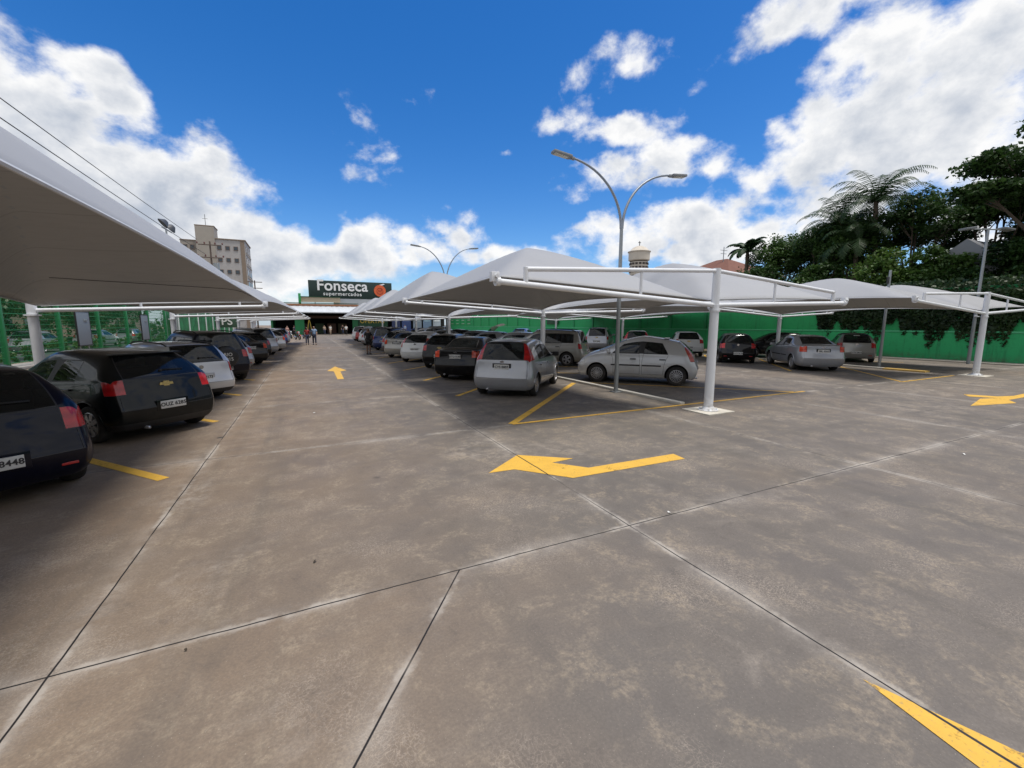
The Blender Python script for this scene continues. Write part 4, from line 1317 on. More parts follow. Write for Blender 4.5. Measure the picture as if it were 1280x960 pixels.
# ------------------------------------------------------------------ street lamps
def street_lamp(x, y, zsp, heads, label, rz=0):
    root = empty('street_lamp', (x, y, 0), rz); tag(root, label, 'street lamp', 'double-armed street lamps of the car park')
    b = MB(); b.tube([(0, 0, 0), (0, 0, zsp * .55), (0, 0, zsp + .02)], [.062, .055, .045], 12); b.build('pole', MAT['galv'], root)
    b = MB(); b.box((0, 0, .012), (.26, .26, .02), bev=.004)
    for sx in (-1, 1):
        for sy in (-1, 1): b.lathe([(0, .05), (.014, .05), (.014, .02)], 6, c=(sx * .1, sy * .1, 0))
    b.build('base_plate', MAT['galv'], root)
    for (dx, zt) in heads:
        s = 1 if dx > 0 else -1
        pts = []
        for k in range(15):
            t = k / 14
            a = t * math.pi / 2 * .96
            pts.append((s * .02 + (abs(dx) - .35) * s * (1 - math.cos(a)), 0, zsp + (zt - zsp) * math.sin(a)))
        ab = MB(); ab.tube(pts, [.038 - .012 * k / 14 for k in range(15)], 10); ab.build('arm', MAT['lamp_steel'], root)
        e = Vector(pts[-1]); hb = MB()
        M = Matrix.Translation(e + Vector((s * .24, 0, .03))) @ Matrix.Rotation(R(-6 * s), 4, 'Y')
        hb.box((0, 0, 0), (.52, .20, .07), 0, M, bev=.025)
        hb.box((-s * .30, 0, -.01), (.14, .08, .07), 0, M, bev=.02)
        h = hb.build('lamp_head', simple('lamp_head_grey', (.20, .21, .22), .5), root)
        lb = MB(); lb.box((s * .03, 0, -.038), (.38, .15, .012), 0, M, bev=.003); lb.build('lens', simple('lamp_lens', (.45, .43, .36), .25), h)
street_lamp(7.75, 9.36, 4.42, [(-2.10, 5.95), (2.15, 6.0)], 'near slim street lamp with two curved arms by the silver round-roofed hatchback')
street_lamp(8.15, 26.6, 4.40, [(-2.10, 6.6), (2.15, 6.7)], 'far street lamp whose two curved arms show above the second sail')
# thin posts by the wall
root = empty('lamp_post', (22.4, 9.65, 0)); tag(root, 'thin grey steel post with a small bracket on top between the wall row sails', 'post')
b = MB(); b.tube([(0, 0, 0), (0, 0, 4.15)], [.06, .045], 12); b.build('pole', MAT['galv'], root)
b = MB(); b.box((-.12, 0, 3.72), (.10, .06, .30), bev=.02); b.box((-.05, 0, 3.8), (.10, .03, .03)); b.build('bracket', MAT['black'], root)
b = MB(); b.box((0, 0, .012), (.26, .26, .02), bev=.004); b.build('base_plate', MAT['galv'], root)
root = empty('floodlight_post', (28.5, 8.78, 0)); tag(root, 'tall grey post with two flat floodlights in front of the ivy', 'floodlight')
b = MB(); b.tube([(0, 0, 0), (0, 0, 6.25)], [.075, .05], 12); b.build('pole', MAT['galv'], root)
b = MB(); b.tube([(-.75, .3, 6.2), (.6, -.25, 6.2)], .03, 8); b.build('crossbar', MAT['galv'], root)
for s, q in ((-1, (-.95, .38)), (1, (.8, -.33))):
    M = Matrix.Translation((q[0], q[1], 6.22)) @ Matrix.Rotation(R(-22), 4, 'Z') @ Matrix.Rotation(R(8 * s), 4, 'Y')
    b = MB(); b.box((0, 0, 0), (.55, .36, .09), 0, M, bev=.03); h = b.build('floodlight_head', simple('flood_grey', (.14, .15, .155), .5), root)
    b = MB(); b.box((0, 0, -.05), (.46, .28, .014), 0, M); b.build('lens', simple('flood_lens', (.25, .25, .24), .3), h)
b = MB(); b.box((.0, -.06, 2.25), (.42, .05, .05), bev=.01); b.box((-.2, -.08, 2.27), (.06, .1, .08), bev=.01); b.build('camera_bracket', MAT['white_steel'], root)

# ------------------------------------------------------------------ perimeter wall (right)
def wall_mat(name, c1, c2, moss=.5):
    m, nt, b = new_mat(name)
    p = pos(nt)
    f = noise(nt, p, .5, 6, .62); g = noise(nt, p, 4, 7, .68)
    c = mixc(nt, f, c1, c2)
    c = mixc(nt, mrange(nt, g, .52, .75, 0, .45), c, tuple(x * .55 for x in c1))
    mp = N(nt, 'ShaderNodeMapping'); lnk(nt, p, mp.inputs[0]); mp.inputs['Scale'].default_value = (3, 3, .25)
    c = mixc(nt, mrange(nt, noise(nt, mp.outputs[0], 1.5, 5, .65), .50, .78, 0, moss), c, (.010, .045, .022))
    sp = N(nt, 'ShaderNodeSeparateXYZ'); lnk(nt, p, sp.inputs[0])
    low = mth(nt, 'MULTIPLY', mrange(nt, sp.outputs['Z'], .5, 0), mrange(nt, g, .35, .6))
    c = mixc(nt, mth(nt, 'MULTIPLY', low, .6), c, (.09, .075, .055))
    # block courses
    br = N(nt, 'ShaderNodeTexBrick'); br.inputs['Scale'].default_value = 1.0; br.inputs['Mortar Size'].default_value = .006
    br.inputs['Brick Width'].default_value = .4; br.inputs['Row Height'].default_value = .2
    cb = N(nt, 'ShaderNodeCombineXYZ'); lnk(nt, mth(nt, 'ADD', sp.outputs['Y'], mth(nt, 'MULTIPLY', sp.outputs['X'], .5)), cb.inputs[0]); lnk(nt, sp.outputs['Z'], cb.inputs[1]); lnk(nt, cb.outputs[0], br.inputs['Vector'])
    bn = N(nt, 'ShaderNodeBump'); bn.inputs['Strength'].default_value = .35; bn.inputs['Distance'].default_value = .01
    lnk(nt, mth(nt, 'SUBTRACT', g, br.outputs['Fac']), bn.inputs['Height']); lnk(nt, bn.outputs[0], b.inputs['Normal'])
    lnk(nt, c, b.inputs['Base Color']); b.inputs['Roughness'].default_value = .7
    return m
flat_grey = simple('added_wall_grey', (.22, .21, .19), .8, scale=1.2)
MAT['green_up'] = wall_mat('green_wall_upper', (.014, .29, .088), (.020, .36, .108), .45)
MAT['green_lo'] = wall_mat('green_wall_lower', (.019, .33, .112), (.026, .41, .140), .5)
MAT['green_trim'] = simple('green_trim', (.016, .25, .085), .6, scale=2)
MAT['green_band'] = simple('green_band', (.07, .42, .19), .6, scale=2)
WP = [(34.5, -17.0), (33.2, -4.0), (30.6, 6.5), (30.1, 13.5), (27.0, 22.5), (27.0, 86.0)]  # first stretch is out of view, added to hide low sky from reflections
def wall_seg(root, a, b, h, th=.18):
    a = Vector((*a, 0)); b = Vector((*b, 0)); d = (b - a); Ln = d.length; d.normalize()
    n = Vector((-d.y, d.x, 0))   # towards the lot (-x)
    M = Matrix(((d.x, n.x, 0, a.x), (d.y, n.y, 0, a.y), (0, 0, 1, 0), (0, 0, 0, 1)))
    lo = MB(); lo.box((Ln / 2, -.05, .72), (Ln, th + .10, 1.44), 0, M); lo.build('lower_wall', MAT['green_lo'], root)
    up = MB(); up.box((Ln / 2, -.10, 1.44 + (h - 1.44) / 2), (Ln - .002, th, h - 1.44), 0, M); up.build('upper_wall', MAT['green_up'], root)
    bd = MB(); bd.box((Ln / 2, -.04, 1.50), (Ln - .01, th + .14, .09), 0, M, bev=.008); bd.build('band', MAT['green_band'], root)
    cp = MB(); cp.box((Ln / 2, -.10, h + .035), (Ln - .01, th + .10, .07), 0, M, bev=.01); cp.build('coping', MAT['green_trim'], root)
    n_ = max(1, int(Ln / 3.4))
    for k in range(n_ + 1):
        pb = MB(); x = min(Ln - .14, max(.14, Ln * k / n_))
        pb.box((x, .02, 1.555 + (h - 1.56) / 2), (.22, .10, h - 1.57), 0, M); pb.build('pilaster', MAT['green_trim'], root)
    return M, Ln
root = empty('green_wall', (0, 0, 0)); tag(root, 'long bright green block wall with pilasters and a pale band, closing the car park', 'wall')
for i in range(len(WP) - 1):
    wall_seg(root, WP[i], WP[i + 1], 3.6 if i > 2 else 3.7)
# ventilation slots in the far stretch and a dark board
for (y, z, w) in [(84 - 3.3 * k, zz, 1.5) for k in range(4) for zz in (2.6, 1.95)]:
    b = MB(); b.box((26.90, y, z), (.05, w, .12), bev=.005); b.build('vent_slot', simple('slot_pale', (.35, .5, .38), .6), root)
b = MB(); b.box((26.83, 44.5, 2.35), (.06, 2.6, .95), bev=.01)
o = b.build('notice_board', simple('board_dark', (.008, .06, .025), .5)); tag(o, 'dark green board fixed to the bright green wall', 'board')
b = MB(); b.prism([(28.6, -4), (33.4, -4), (30.5, 6.5), (30.0, 13.4), (26.9, 22.4), (26.9, 60), (26.2, 60), (26.2, 22.3), (29.0, 12.8), (29.2, 6.2)], .003, .05)
o = b.build('pavement', simple('wall_pavement', (.30, .27, .23), .85, scale=1.2, dirt=((.16, .14, .12), .6))); tag(o, 'pale walkway strip along the foot of the green wall', kind='structure')

rb = empty('added_rear_wall', (0, -17, 0)); tag(rb, 'plain grey block wall added out of view to darken car reflections', 'wall')  # added behind the viewer, only to give the car paint something dark to mirror
b = MB(); b.box((4, 0, 1.6), (60, .25, 3.2)); b.build('wall_face', flat_grey, rb)
b = MB(); b.box((4, 0, 3.26), (60.2, .4, .1), bev=.02); b.build('coping', flat_grey, rb)
# ------------------------------------------------------------------ fence (left)
root = empty('wire_fence', (-11.0, 0, 0)); tag(root, 'green welded wire fence with square posts along the street', 'fence')
GF = simple('fence_green', (.012, .17, .055), .5, scale=3)
ys = [-2.4 + 4.45 * k for k in range(12)]
for y in ys:
    b = MB(); b.box((0, y, 1.75), (.16, .16, 3.3), bev=.01); b.box((0, y, 3.42), (.18, .18, .03), bev=.01); b.build('post', GF, root)
for a, c in zip(ys[:-1], ys[1:]):
    b = MB()
    for k in range(14):
        z = .30 + .225 * k
        b.tube([(0, a + .08, z), (0, c - .08, z)], .010 if k % 3 else .016, 4, caps=False)
    for k in range(1, 44):
        y = a + (c - a) * k / 44
        b.tube([(.01, y, .25), (.01, y, 3.28)], .006, 3, caps=False)
    b.build('wire_mesh', GF, root, autosmooth=False, fix=False)
root = empty('screen_fence', (-11.0, 0, 0)); tag(root, 'green fabric screen fence between white posts farther along the street', 'fence')
def screen_mat():
    m, nt, b = new_mat('green_screen')
    p = pos(nt)
    f = noise(nt, p, .9, 6, .7, .5); g = noise(nt, p, 5, 5, .7)
    c = mixc(nt, mrange(nt, f, .35, .68), (.012, .10, .03), (.02, .23, .075))
    c = mixc(nt, mrange(nt, g, .5, .8, 0, .6), c, (.01, .055, .02))
    lnk(nt, c, b.inputs['Base Color']); b.inputs['Roughness'].default_value = .8
    return m
SM = screen_mat()
ys2 = [46.6 + 4.2 * k for k in range(10)]
for y in ys2:
    b = MB(); b.box((.02, y, 1.7), (.12, .12, 3.3), bev=.01); b.build('post', MAT['white_steel'], root)
for a, c in zip(ys2[:-1], ys2[1:]):
    b = MB(); n = 14; vs = []
    for j in range(2):
        for k in range(n + 1):
            y = a + .07 + (c - a - .14) * k / n
            for z in (.15, 1.6, 3.2): vs.append((-.02 - .015 * j + .03 * math.sin(k * 1.7 + z), y, z))
    fs = []
    m_ = (n + 1) * 3
    for k in range(n):
        for z in range(2):
            q = (k * 3 + z, (k + 1) * 3 + z, (k + 1) * 3 + z + 1, k * 3 + z + 1); fs.append(q); fs.append(tuple(m_ + t for t in reversed(q)))
    b.add(vs, fs, 0, True); b.build('screen_panel', SM, root, autosmooth=False, fix=False)

# blank boards on the fence
BM_ = simple('board_grey', (.17, .20, .23), .55, scale=2)
for i, (px_y, wl) in enumerate(((30.6, 2.1), (40.3, 1.9), (48.4, 1.7))):
    root = empty('sign_board', (-10.75, px_y, 0)); tag(root, '%s grey blank board standing before the green fence, seen from behind' % ('nearest', 'middle', 'farthest')[('nearest', 'middle', 'farthest').index(('nearest', 'middle', 'farthest')[i])], 'board', 'grey boards along the green fence')
    b = MB(); b.box((0, 0, 1.66), (.05, 1.5, 1.75), bev=.006); b.build('panel', BM_, root)
    b = MB()
    for y in (-.76, .76): b.box((0, y, 1.66), (.07, .05, 1.82))
    b.box((0, 0, 2.56), (.07, 1.57, .05)); b.box((0, 0, .76), (.07, 1.57, .05)); b.build('frame', MAT['black'], root)
    for y in (-.5, .5):
        b = MB(); b.tube([(-.05, y, .1), (-.05, y, .80)], .03, 8); b.build('leg', MAT['galv'], root)
    b = MB(); b.box((.035, .2, 2.1), (.03, .35, .12), bev=.006); b.build('floodlight_box', MAT['galv'], root)
# motorcycle parking signboard letters far left
root = empty('letter_board', (-9.2, 66, 0)); tag(root, 'dark board with big pale letters behind the motorcycles', 'board')
b = MB(); b.box((0, 0, 2.2), (2.6, .08, 1.5), bev=.01); b.build('panel', simple('letter_back', (.03, .07, .04), .6), root)
t = link_mesh('board_letters', text_mesh('PS', 1.3, .02, 1.0, .02, 'board_letters'), MAT['plate'], root); t.matrix_local = Matrix.Translation((0, -.07, 2.2)) @ Matrix.Rotation(R(90), 4, 'X')
for x in (-1, 1):
    b = MB(); b.tube([(x, .1, 0), (x, .1, 1.6)], .05, 8); b.build('leg', MAT['galv'], root)

# ------------------------------------------------------------------ supermarket
def flat(name, col, rough=.6, **k): return simple(name, col, rough, scale=k.pop('scale', 1.2), **k)
YS = 86.0
st = empty('supermarket', (0, YS, 0)); tag(st, 'low supermarket with a pale awning over a wide dark entrance and green walls', 'building')
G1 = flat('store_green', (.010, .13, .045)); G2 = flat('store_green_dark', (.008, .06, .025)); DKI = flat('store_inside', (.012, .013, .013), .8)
CR = flat('store_cream', (.55, .46, .33)); OR = flat('store_orange', (.45, .20, .10)); AW = flat('awning_sheet', (.50, .53, .57), .4, dirt=((.35, .35, .35), .3))
def sp(name, c, d, mt, par=None, bev=0.0):
    b = MB(); b.box(c, d, bev=bev); return b.build(name, mt, par or st)
sp('back_wall', (11.5, 9.0, 2.6), (34, .3, 5.2), DKI)
sp('floor', (11.5, 4.5, .03), (33.6, 8.6, .06), flat('store_floor', (.10, .095, .09)))
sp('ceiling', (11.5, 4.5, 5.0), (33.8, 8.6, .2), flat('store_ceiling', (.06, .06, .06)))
sp('side_wall', (-5.4, 4.5, 2.6), (.3, 8.7, 5.2), G1)
sp('fascia', (11.5, -.1, 4.75), (34.3, .4, 1.35), OR)
sp('roof_edge', (2.9, -.36, 5.62), (12.4, .5, .12), G2)
sp('orange_band', (2.9, -.34, 5.32), (12.0, .1, .34), OR)
# corrugated awning
b = MB(); n = 60; vs = []
for k in range(n + 1):
    x = -4.0 + 28.0 * k / n
    r = .03 if k % 2 else -.03
    for (y, z) in ((-.30, 5.10 + r), (-1.6, 4.50 + r), (-2.4, 3.95 + r)): vs.append((x, y, z))
fs = [(k * 3 + j, (k + 1) * 3 + j, (k + 1) * 3 + j + 1, k * 3 + j + 1) for k in range(n) for j in range(2)]
b.add(vs, fs, 0, False); o = b.build('awning', AW, st, autosmooth=False, fix=False); so = o.modifiers.new('t', 'SOLIDIFY'); so.thickness = .04
sp('awning_edge', (10, -2.42, 3.93), (28, .08, .16), flat('awning_edge', (.45, .47, .5)))
# parapet pieces behind
sp('parapet', (2.7, 1.6, 6.35), (6.8, .3, .9), CR); sp('parapet_cap', (2.7, 1.55, 6.85), (7.0, .5, .12), G2)
sp('upper_block', (9.5, 2.2, 6.1), (9.0, .3, 1.2), flat('store_grey', (.42, .45, .48)))
sp('corner_post', (-.75, 1.2, 6.2), (.42, .42, 2.4), flat('post_green', (.015, .26, .07)), bev=.02)
# green piers and front panels
sp('pier', (-1.0, -.2, 2.0), (1.5, .6, 3.98), flat('pier_green', (.012, .22, .075)))
sp('pier', (8.4, -.2, 2.0), (1.0, .6, 3.98), G1)
sp('front_panel', (11.7, -.1, 2.6), (5.4, .3, 2.7), G2); sp('front_panel', (11.7, -.1, .6), (5.4, .3, 1.2), G1)
YL = flat('yellow_letter', (.55, .40, .06))
t = link_mesh('offer_text', text_mesh('OFERTAS', 1.05, .03, 1.05, .015, 'offer_text'), YL, st); t.matrix_local = Matrix.Translation((11.5, -.30, 2.4)) @ Matrix.Rotation(R(90), 4, 'X')
for (x, w, c) in ((16.0, 1.6, (.05, .07, .18)), (18.0, 1.8, (.06, .10, .28)), (20.2, 1.7, (.35, .42, .5)), (22.2, 1.7, (.25, .36, .52)), (24.2, 1.6, (.42, .48, .55))):
    sp('poster', (x, -.15, 1.9), (w, .12, 3.0), flat('poster', c, .4, var=.35), bev=.01)
    sp('poster_sign', (x, -.23, 2.7), (w * .7, .03, .6), flat('poster_bit', tuple(min(1, q * 1.8 + .05) for q in c), .4, var=.3))
sp('entrance_beam', (3.6, 3.0, 3.2), (9, .3, .5), flat('beam_red', (.10, .045, .03)))
for k, (x, c) in enumerate(((.2, (.10, .09, .07)), (2.4, (.05, .09, .04)), (4.6, (.13, .06, .04)), (6.6, (.11, .09, .05)))):
    sp('shelf', (x, 6.5, 1.0), (1.6, .6, 2.0), flat('shelf', c, .6, var=.6, scale=5))
# A-shaped ladder board by the door
root = empty('step_ladder', (.55, 84.6, 0)); tag(root, 'yellow folding ladder board standing by the green pier of the supermarket door', 'ladder')
for s in (-1, 1):
    for y in (-.25, .25):
        b = MB(); b.tube([(s * .45, y, 0), (s * .06, y * .8, 2.6)], .05, 8); b.build('rail', YL, root)
for k in range(6):
    z = .35 + .38 * k; x = .45 - .39 * z / 2.6
    b = MB(); b.box((-x, 0, z), (.1, .46, .04)); b.build('rung', YL, root)
# big roof sign
sg = empty('roof_sign', (8.3, 88.2, 0)); tag(sg, 'dark green rooftop sign reading Fonseca supermercados with an orange emblem', 'sign')
SGM = flat('sign_green', (.007, .026, .021), .45)
b = MB(); b.box((0, 0, 8.30), (15.0, .35, 3.25), bev=.03); b.build('panel', SGM, sg)
b = MB()
for x in (-6.5, -3.2, 0, 3.2, 6.5):
    b.tube([(x, .25, 5.0), (x, .25, 7.2)], .07, 8); b.tube([(x, .3, 7.2), (x, 1.8, 5.0)], .05, 8)
b.build('frame', MAT['galv'], sg)
WL = flat('sign_letters', (.78, .79, .80), .4, var=.05)
RX = Matrix.Rotation(R(90), 4, 'X')
t = link_mesh('sign_text', text_mesh('Fonseca', 2.75, .06, 1.02, .045, 'sign_text'), WL, sg); t.matrix_local = Matrix.Translation((-1.6, -.24, 8.98)) @ RX
t = link_mesh('sign_text', text_mesh('supermercados', .95, .05, 1.16, .008, 'sign_text'), WL, sg); t.matrix_local = Matrix.Translation((-1.65, -.24, 7.52)) @ RX
b = MB(); b.prism([(1.12 * math.cos(k * math.tau / 28), 1.12 * math.sin(k * math.tau / 28)) for k in range(28)], 0, .1, 0, Matrix.Translation((5.2, -.17, 8.35)) @ RX)
em = b.build('emblem', flat('emblem_orange', (.62, .11, .03), .45), sg)
b = MB(); b.lathe([(.55, .0), (.62, .0), (.62, .05), (.55, .05)], 20, 0, 'y', (5.2, -.31, 8.30), close=True); b.box((5.2, -.30, 8.35), (.7, .05, .12)); b.box((5.5, -.295, 8.6), (.12, .05, .5))
b.build('emblem_mark', flat('emblem_dark', (.28, .03, .015), .5), em)
b = MB(); b.prism([(0, 0), (1.0, .35), (1.3, .2), (.6, -.05)], 0, .08, 0, Matrix.Translation((4.9, -.17, 9.4)) @ RX); b.build('emblem_leaf', WL, em)

# ------------------------------------------------------------------ apartment block, water tower, houses
def win(root, x, y, z, w, h, ny, mt_f, mt_g):
    b = MB(); b.box((x, y, z), (w + .16, .10, h + .16)); f = b.build('window', mt_f, root)
    b = MB(); b.box((x, y - ny * .0 - .055, z), (w, .02, h)); b.build('pane', mt_g, f)
PN = glass_mat('house_glass', (.03, .04, .05))
ap = empty('apartment_block', (-17.0, 125, 0)); tag(ap, 'tall beige apartment block with a stair tower rising behind the fence side sail', 'building')
AB = flat('apt_beige', (.33, .30, .26), .8, dirt=((.25, .2, .16), .4)); AG = flat('apt_pale', (.38, .365, .355), .8, dirt=((.3, .25, .22), .4)); AD = flat('apt_dark', (.22, .17, .13), .8)
sp('main_block', (0.6, 6, 11.3), (9.0, 12, 22.6), AG, ap); sp('roof_slab', (.6, 6, 22.72), (9.4, 12.4, .24), AD, ap)
sp('stair_tower', (-3.4, 2.2, 12.7), (4.0, 5.0, 25.4), AB, ap); sp('tower_cap', (-3.4, 2.5, 25.6), (4.2, 5.2, .2), AD, ap)
sp('side_block', (-7.2, 6, 11.1), (3.6, 9, 22.0), AB, ap); sp('roof_slab', (-7.2, 6, 22.2), (3.8, 9.2, .22), AD, ap)
FRM = flat('frame_brown', (.18, .12, .09))
for k in range(7):
    z = 3.0 + 2.85 * k
    for y in (2.0, 5.5, 9.0):
        b = MB(); b.box((5.12, y, z + .6), (.10, 1.7, 1.6)); f = b.build('window', FRM, ap)
        b = MB(); b.box((5.185, y, z + .6), (.02, 1.4, 1.3)); b.build('pane', PN, f)
    sp('floor_band', (5.14, 6, z - .55), (.12, 11.8, .35), AB, ap)
    for x in (-8.0, -6.6):
        b = MB(); b.box((x, 1.45, z + .5), (.9, .10, 1.1)); f = b.build('window', FRM, ap)
        b = MB(); b.box((x, 1.385, z + .5), (.7, .02, .9)); b.build('pane', PN, f)
    for x in (-1.2, .6, 2.4):
        b = MB(); b.box((x + .6, -.05, z + .5), (1.0, .10, 1.0)); f = b.build('window', FRM, ap)
        b = MB(); b.box((x + .6, -.115, z + .5), (.8, .02, .8)); b.build('pane', PN, f)
sp('corner_strip', (4.5, -.05, 11.3), (.9, .12, 22.5), AD, ap)
b = MB(); b.tube([(-3.4, 2, 25.6), (-3.4, 2, 28.6)], .06, 6); b.tube([(-4.0, 2, 27.6), (-2.8, 2, 27.6)], .04, 6); b.build('roof_antenna', MAT['black'], ap)

ap.scale = (.93, .93, .97)
wt = empty('water_tower', (125.6, 140, 0)); tag(wt, 'round cream water tower with a domed cap far beyond the sails', 'tower')
TC = flat('tower_cream', (.52, .47, .40), .8, scale=.4, dirt=((.3, .26, .2), .5))
b = MB(); b.lathe([(3.6, 0), (3.6, 27.2)], 28); b.build('shaft', TC, wt)
b = MB(); b.lathe([(3.7, 27.5), (4.25, 27.9), (4.25, 31.0), (4.6, 31.1), (4.6, 31.4), (4.0, 31.6), (2.7, 32.9), (1.1, 33.6), (0, 33.8)], 28); b.build('tank', TC, wt)
for k in range(16):
    a = math.tau * (k + .5) / 16
    b = MB(); M = Matrix.Rotation(a, 4, 'Z')
    for z in (21.5, 23.2, 24.9, 26.4): b.box((3.68, 0, z), (.35, .92, .75), 0, M)
    b.build('louvre', flat('louvre_dark', (.05, .04, .035), .8), wt)
b = MB(); b.tube([(0, 0, 33.7), (0, 0, 35.6)], .15, 6); b.box((0, 0, 35.0), (1.4, .2, .2)); b.build('weather_vane', MAT['black'], wt)

hs = empty('tiled_house', (47.5, 38, 0)); tag(hs, 'house with an orange tiled hip roof peeping over the sails', 'house')
sp('wall', (0, 0, 3.7), (9.0, 9.0, 7.4), flat('house_wall', (.45, .38, .30)), hs)
def tile_mat():
    m, nt, b = new_mat('roof_tiles'); p = objc(nt)
    w = N(nt, 'ShaderNodeTexWave', wave_type='BANDS', bands_direction='Y'); w.inputs['Scale'].default_value = 1.2; lnk(nt, p, w.inputs['Vector'])
    c = mixc(nt, noise(nt, p, 1.5, 6, .7), (.11, .042, .026), (.24, .10, .06)); c = mixc(nt, mrange(nt, w.outputs['Fac'], .6, .9, 0, .6), c, (.06, .025, .018))
    lnk(nt, c, b.inputs['Base Color']); b.inputs['Roughness'].default_value = .85; return m
b = MB(); vs = [(-5.2, -5.2, 7.5), (5.2, -5.2, 7.5), (5.2, 5.2, 7.5), (-5.2, 5.2, 7.5), (0, -.8, 9.9), (0, .8, 9.9)]
b.add(vs, [(0, 1, 4), (1, 2, 5, 4), (2, 3, 5), (3, 0, 4, 5), (3, 2, 1, 0)]); b.build('roof', tile_mat(), hs, autosmooth=False)
b = MB(); b.tube([(-1, -1, 9.3), (-1, -1, 11.2)], .05, 6); b.tube([(-1.6, -1, 10.8), (-.4, -1, 10.8)], .03, 6); b.tube([(-1.5, -1, 10.4), (-.5, -1, 10.4)], .03, 6); b.build('aerial', MAT['galv'], hs)
win(hs, 0, -4.52, 5.2, 1.4, 1.2, 1, FRM, PN)
wb = empty('white_house', (37.8, 11.9, 0)); tag(wb, 'white gabled building half hidden in the trees behind the floodlight post', 'house')
sp('wall', (0, 0, 2.75), (3.4, 3.2, 5.5), flat('white_wall', (.26, .27, .29), .8), wb)
b = MB(); b.add([(-1.9, -1.8, 5.45), (1.9, -1.8, 5.45), (1.9, 1.8, 5.45), (-1.9, 1.8, 5.45), (-1.9, 0, 6.95), (1.9, 0, 6.95)], [(0, 1, 5, 4), (2, 3, 4, 5), (0, 4, 3), (1, 2, 5), (3, 2, 1, 0)]); b.build('roof', flat('white_roof', (.24, .25, .27), .7), wb, autosmooth=False)
win(wb, 0, -1.65, 4.0, 1.0, 1.0, 1, FRM, PN)

# utility pole, wires, far floodlights
up = empty('utility_pole', (-9.3, 60, 0)); tag(up, 'wooden utility pole with crossarms and insulators in front of the apartment block', 'utility pole')
WD = simple('pole_wood', (.12, .09, .075), .9, scale=3)
b = MB(); b.tube([(0, 0, 0), (0, 0, 11.2)], [.13, .08], 10); b.build('pole', WD, up)
for z in (10.8, 9.4):
    b = MB(); b.box((0, -.12, z), (2.2, .09, .10)); b.build('crossarm', WD, up)
    for x in (-1.2, -.5, .5, 1.2):
        b = MB(); b.lathe([(0, z + .07), (.07, z + .09), (.09, z + .2), (.05, z + .3), (0, z + .32)], 8, c=(x, -.12, 0)); b.build('insulator', simple('insulator_red', (.12, .04, .03), .4), up)
b = MB(); b.lathe([(0, 7.6), (.3, 7.65), (.3, 8.8), (0, 8.85)], 14, c=(.45, -.1, 0)); b.build('transformer', MAT['galv'], up)
for j, (x, y, zt, lab) in enumerate(((-8.0, 92, 9.8, 'distant utility pole above the fence side sails'),)):
    u2 = empty('utility_pole', (x, y, 0)); tag(u2, lab, 'utility pole')
    b = MB(); b.tube([(0, 0, 0), (0, 0, zt)], [.15, .1], 8); b.build('pole', WD, u2)
    for z in (zt - .3, zt - 1.4):
        b = MB(); b.box((0, -.1, z), (2.4, .12, .12)); b.build('crossarm', WD, u2)
for (x, z0, z1, lab) in ((-10.5, 10.9, 11.35, 'upper black power line crossing the sky to the utility pole'), (-9.8, 9.75, 9.75, 'lower black power line crossing the sky to the utility pole')):
    b = MB(); pts = []
    for k in range(25):
        t = k / 24; y = -6 + 66 * t
        pts.append((x, y, z0 + (z1 - z0) * t - .8 * 4 * t * (1 - t) * .3))
    b.tube(pts, .022, 5); o = b.build('power_line', MAT['black']); tag(o, lab, 'power line')
fl = empty('floodlight_mast', (-9.0, 41, 0)); tag(fl, 'mast with two dark floodlights peeping over the fence side sail', 'floodlight')
b = MB(); b.tube([(0, 0, 0), (0, 0, 8.9)], [.09, .06], 8); b.tube([(-.05, -.9, 8.9), (.05, 1.3, 8.9)], .03, 6); b.build('pole', MAT['galv'], fl)
for y, rz in ((-.7, 20), (1.2, -10)):
    M = Matrix.Translation((0, y, 9.2)) @ Matrix.Rotation(R(rz), 4, 'Z') @ Matrix.Rotation(R(50), 4, 'Y')
    b = MB(); b.lathe([(0, .34), (.16, .3), (.4, 0), (.38, -.04), (0, -.02)], 14, mat=M); b.build('floodlight_head', simple('flood_dark', (.05, .055, .065), .5), fl)
# ------------------------------------------------------------------ vegetation
def leaf_mat(name, c1, c2, c3=None, tl=.3):
    m, nt, b = new_mat(name)
    p = pos(nt)
    f = noise(nt, p, .7, 5, .65); g = noise(nt, p, 6, 3, .6)
    c = mixc(nt, mrange(nt, f, .3, .7), c1, c2)
    c = mixc(nt, mrange(nt, g, .5, .75, 0, .6), c, c3 or tuple(x * 1.5 for x in c2))
    lnk(nt, c, b.inputs['Base Color']); b.inputs['Roughness'].default_value = .5
    b.inputs['Specular IOR Level'].default_value = .35
    out = nt.nodes['Material Output']
    t = N(nt, 'ShaderNodeBsdfTranslucent'); lnk(nt, c, t.inputs[0])
    mx = N(nt, 'ShaderNodeMixShader'); mx.inputs[0].default_value = tl
    lnk(nt, b.outputs[0], mx.inputs[1]); lnk(nt, t.outputs[0], mx.inputs[2]); lnk(nt, mx.outputs[0], out.inputs[0])
    return m
LM = {'dark': leaf_mat('leaves_dark', (.018, .044, .012), (.045, .095, .022), (.085, .14, .032)),
      'mid': leaf_mat('leaves_mid', (.03, .07, .016), (.065, .13, .026), (.12, .18, .04)),
      'bright': leaf_mat('leaves_bright', (.04, .09, .018), (.09, .16, .03), (.16, .22, .05)),
      'palm': leaf_mat('leaves_palm', (.02, .05, .016), (.045, .085, .028), (.09, .12, .05)),
      'ivy': leaf_mat('leaves_ivy', (.010, .026, .010), (.028, .06, .016), (.055, .09, .022))}
BARK = simple('bark', (.10, .075, .055), .95, scale=4, bump=.5)
nr = np.random.default_rng(11)
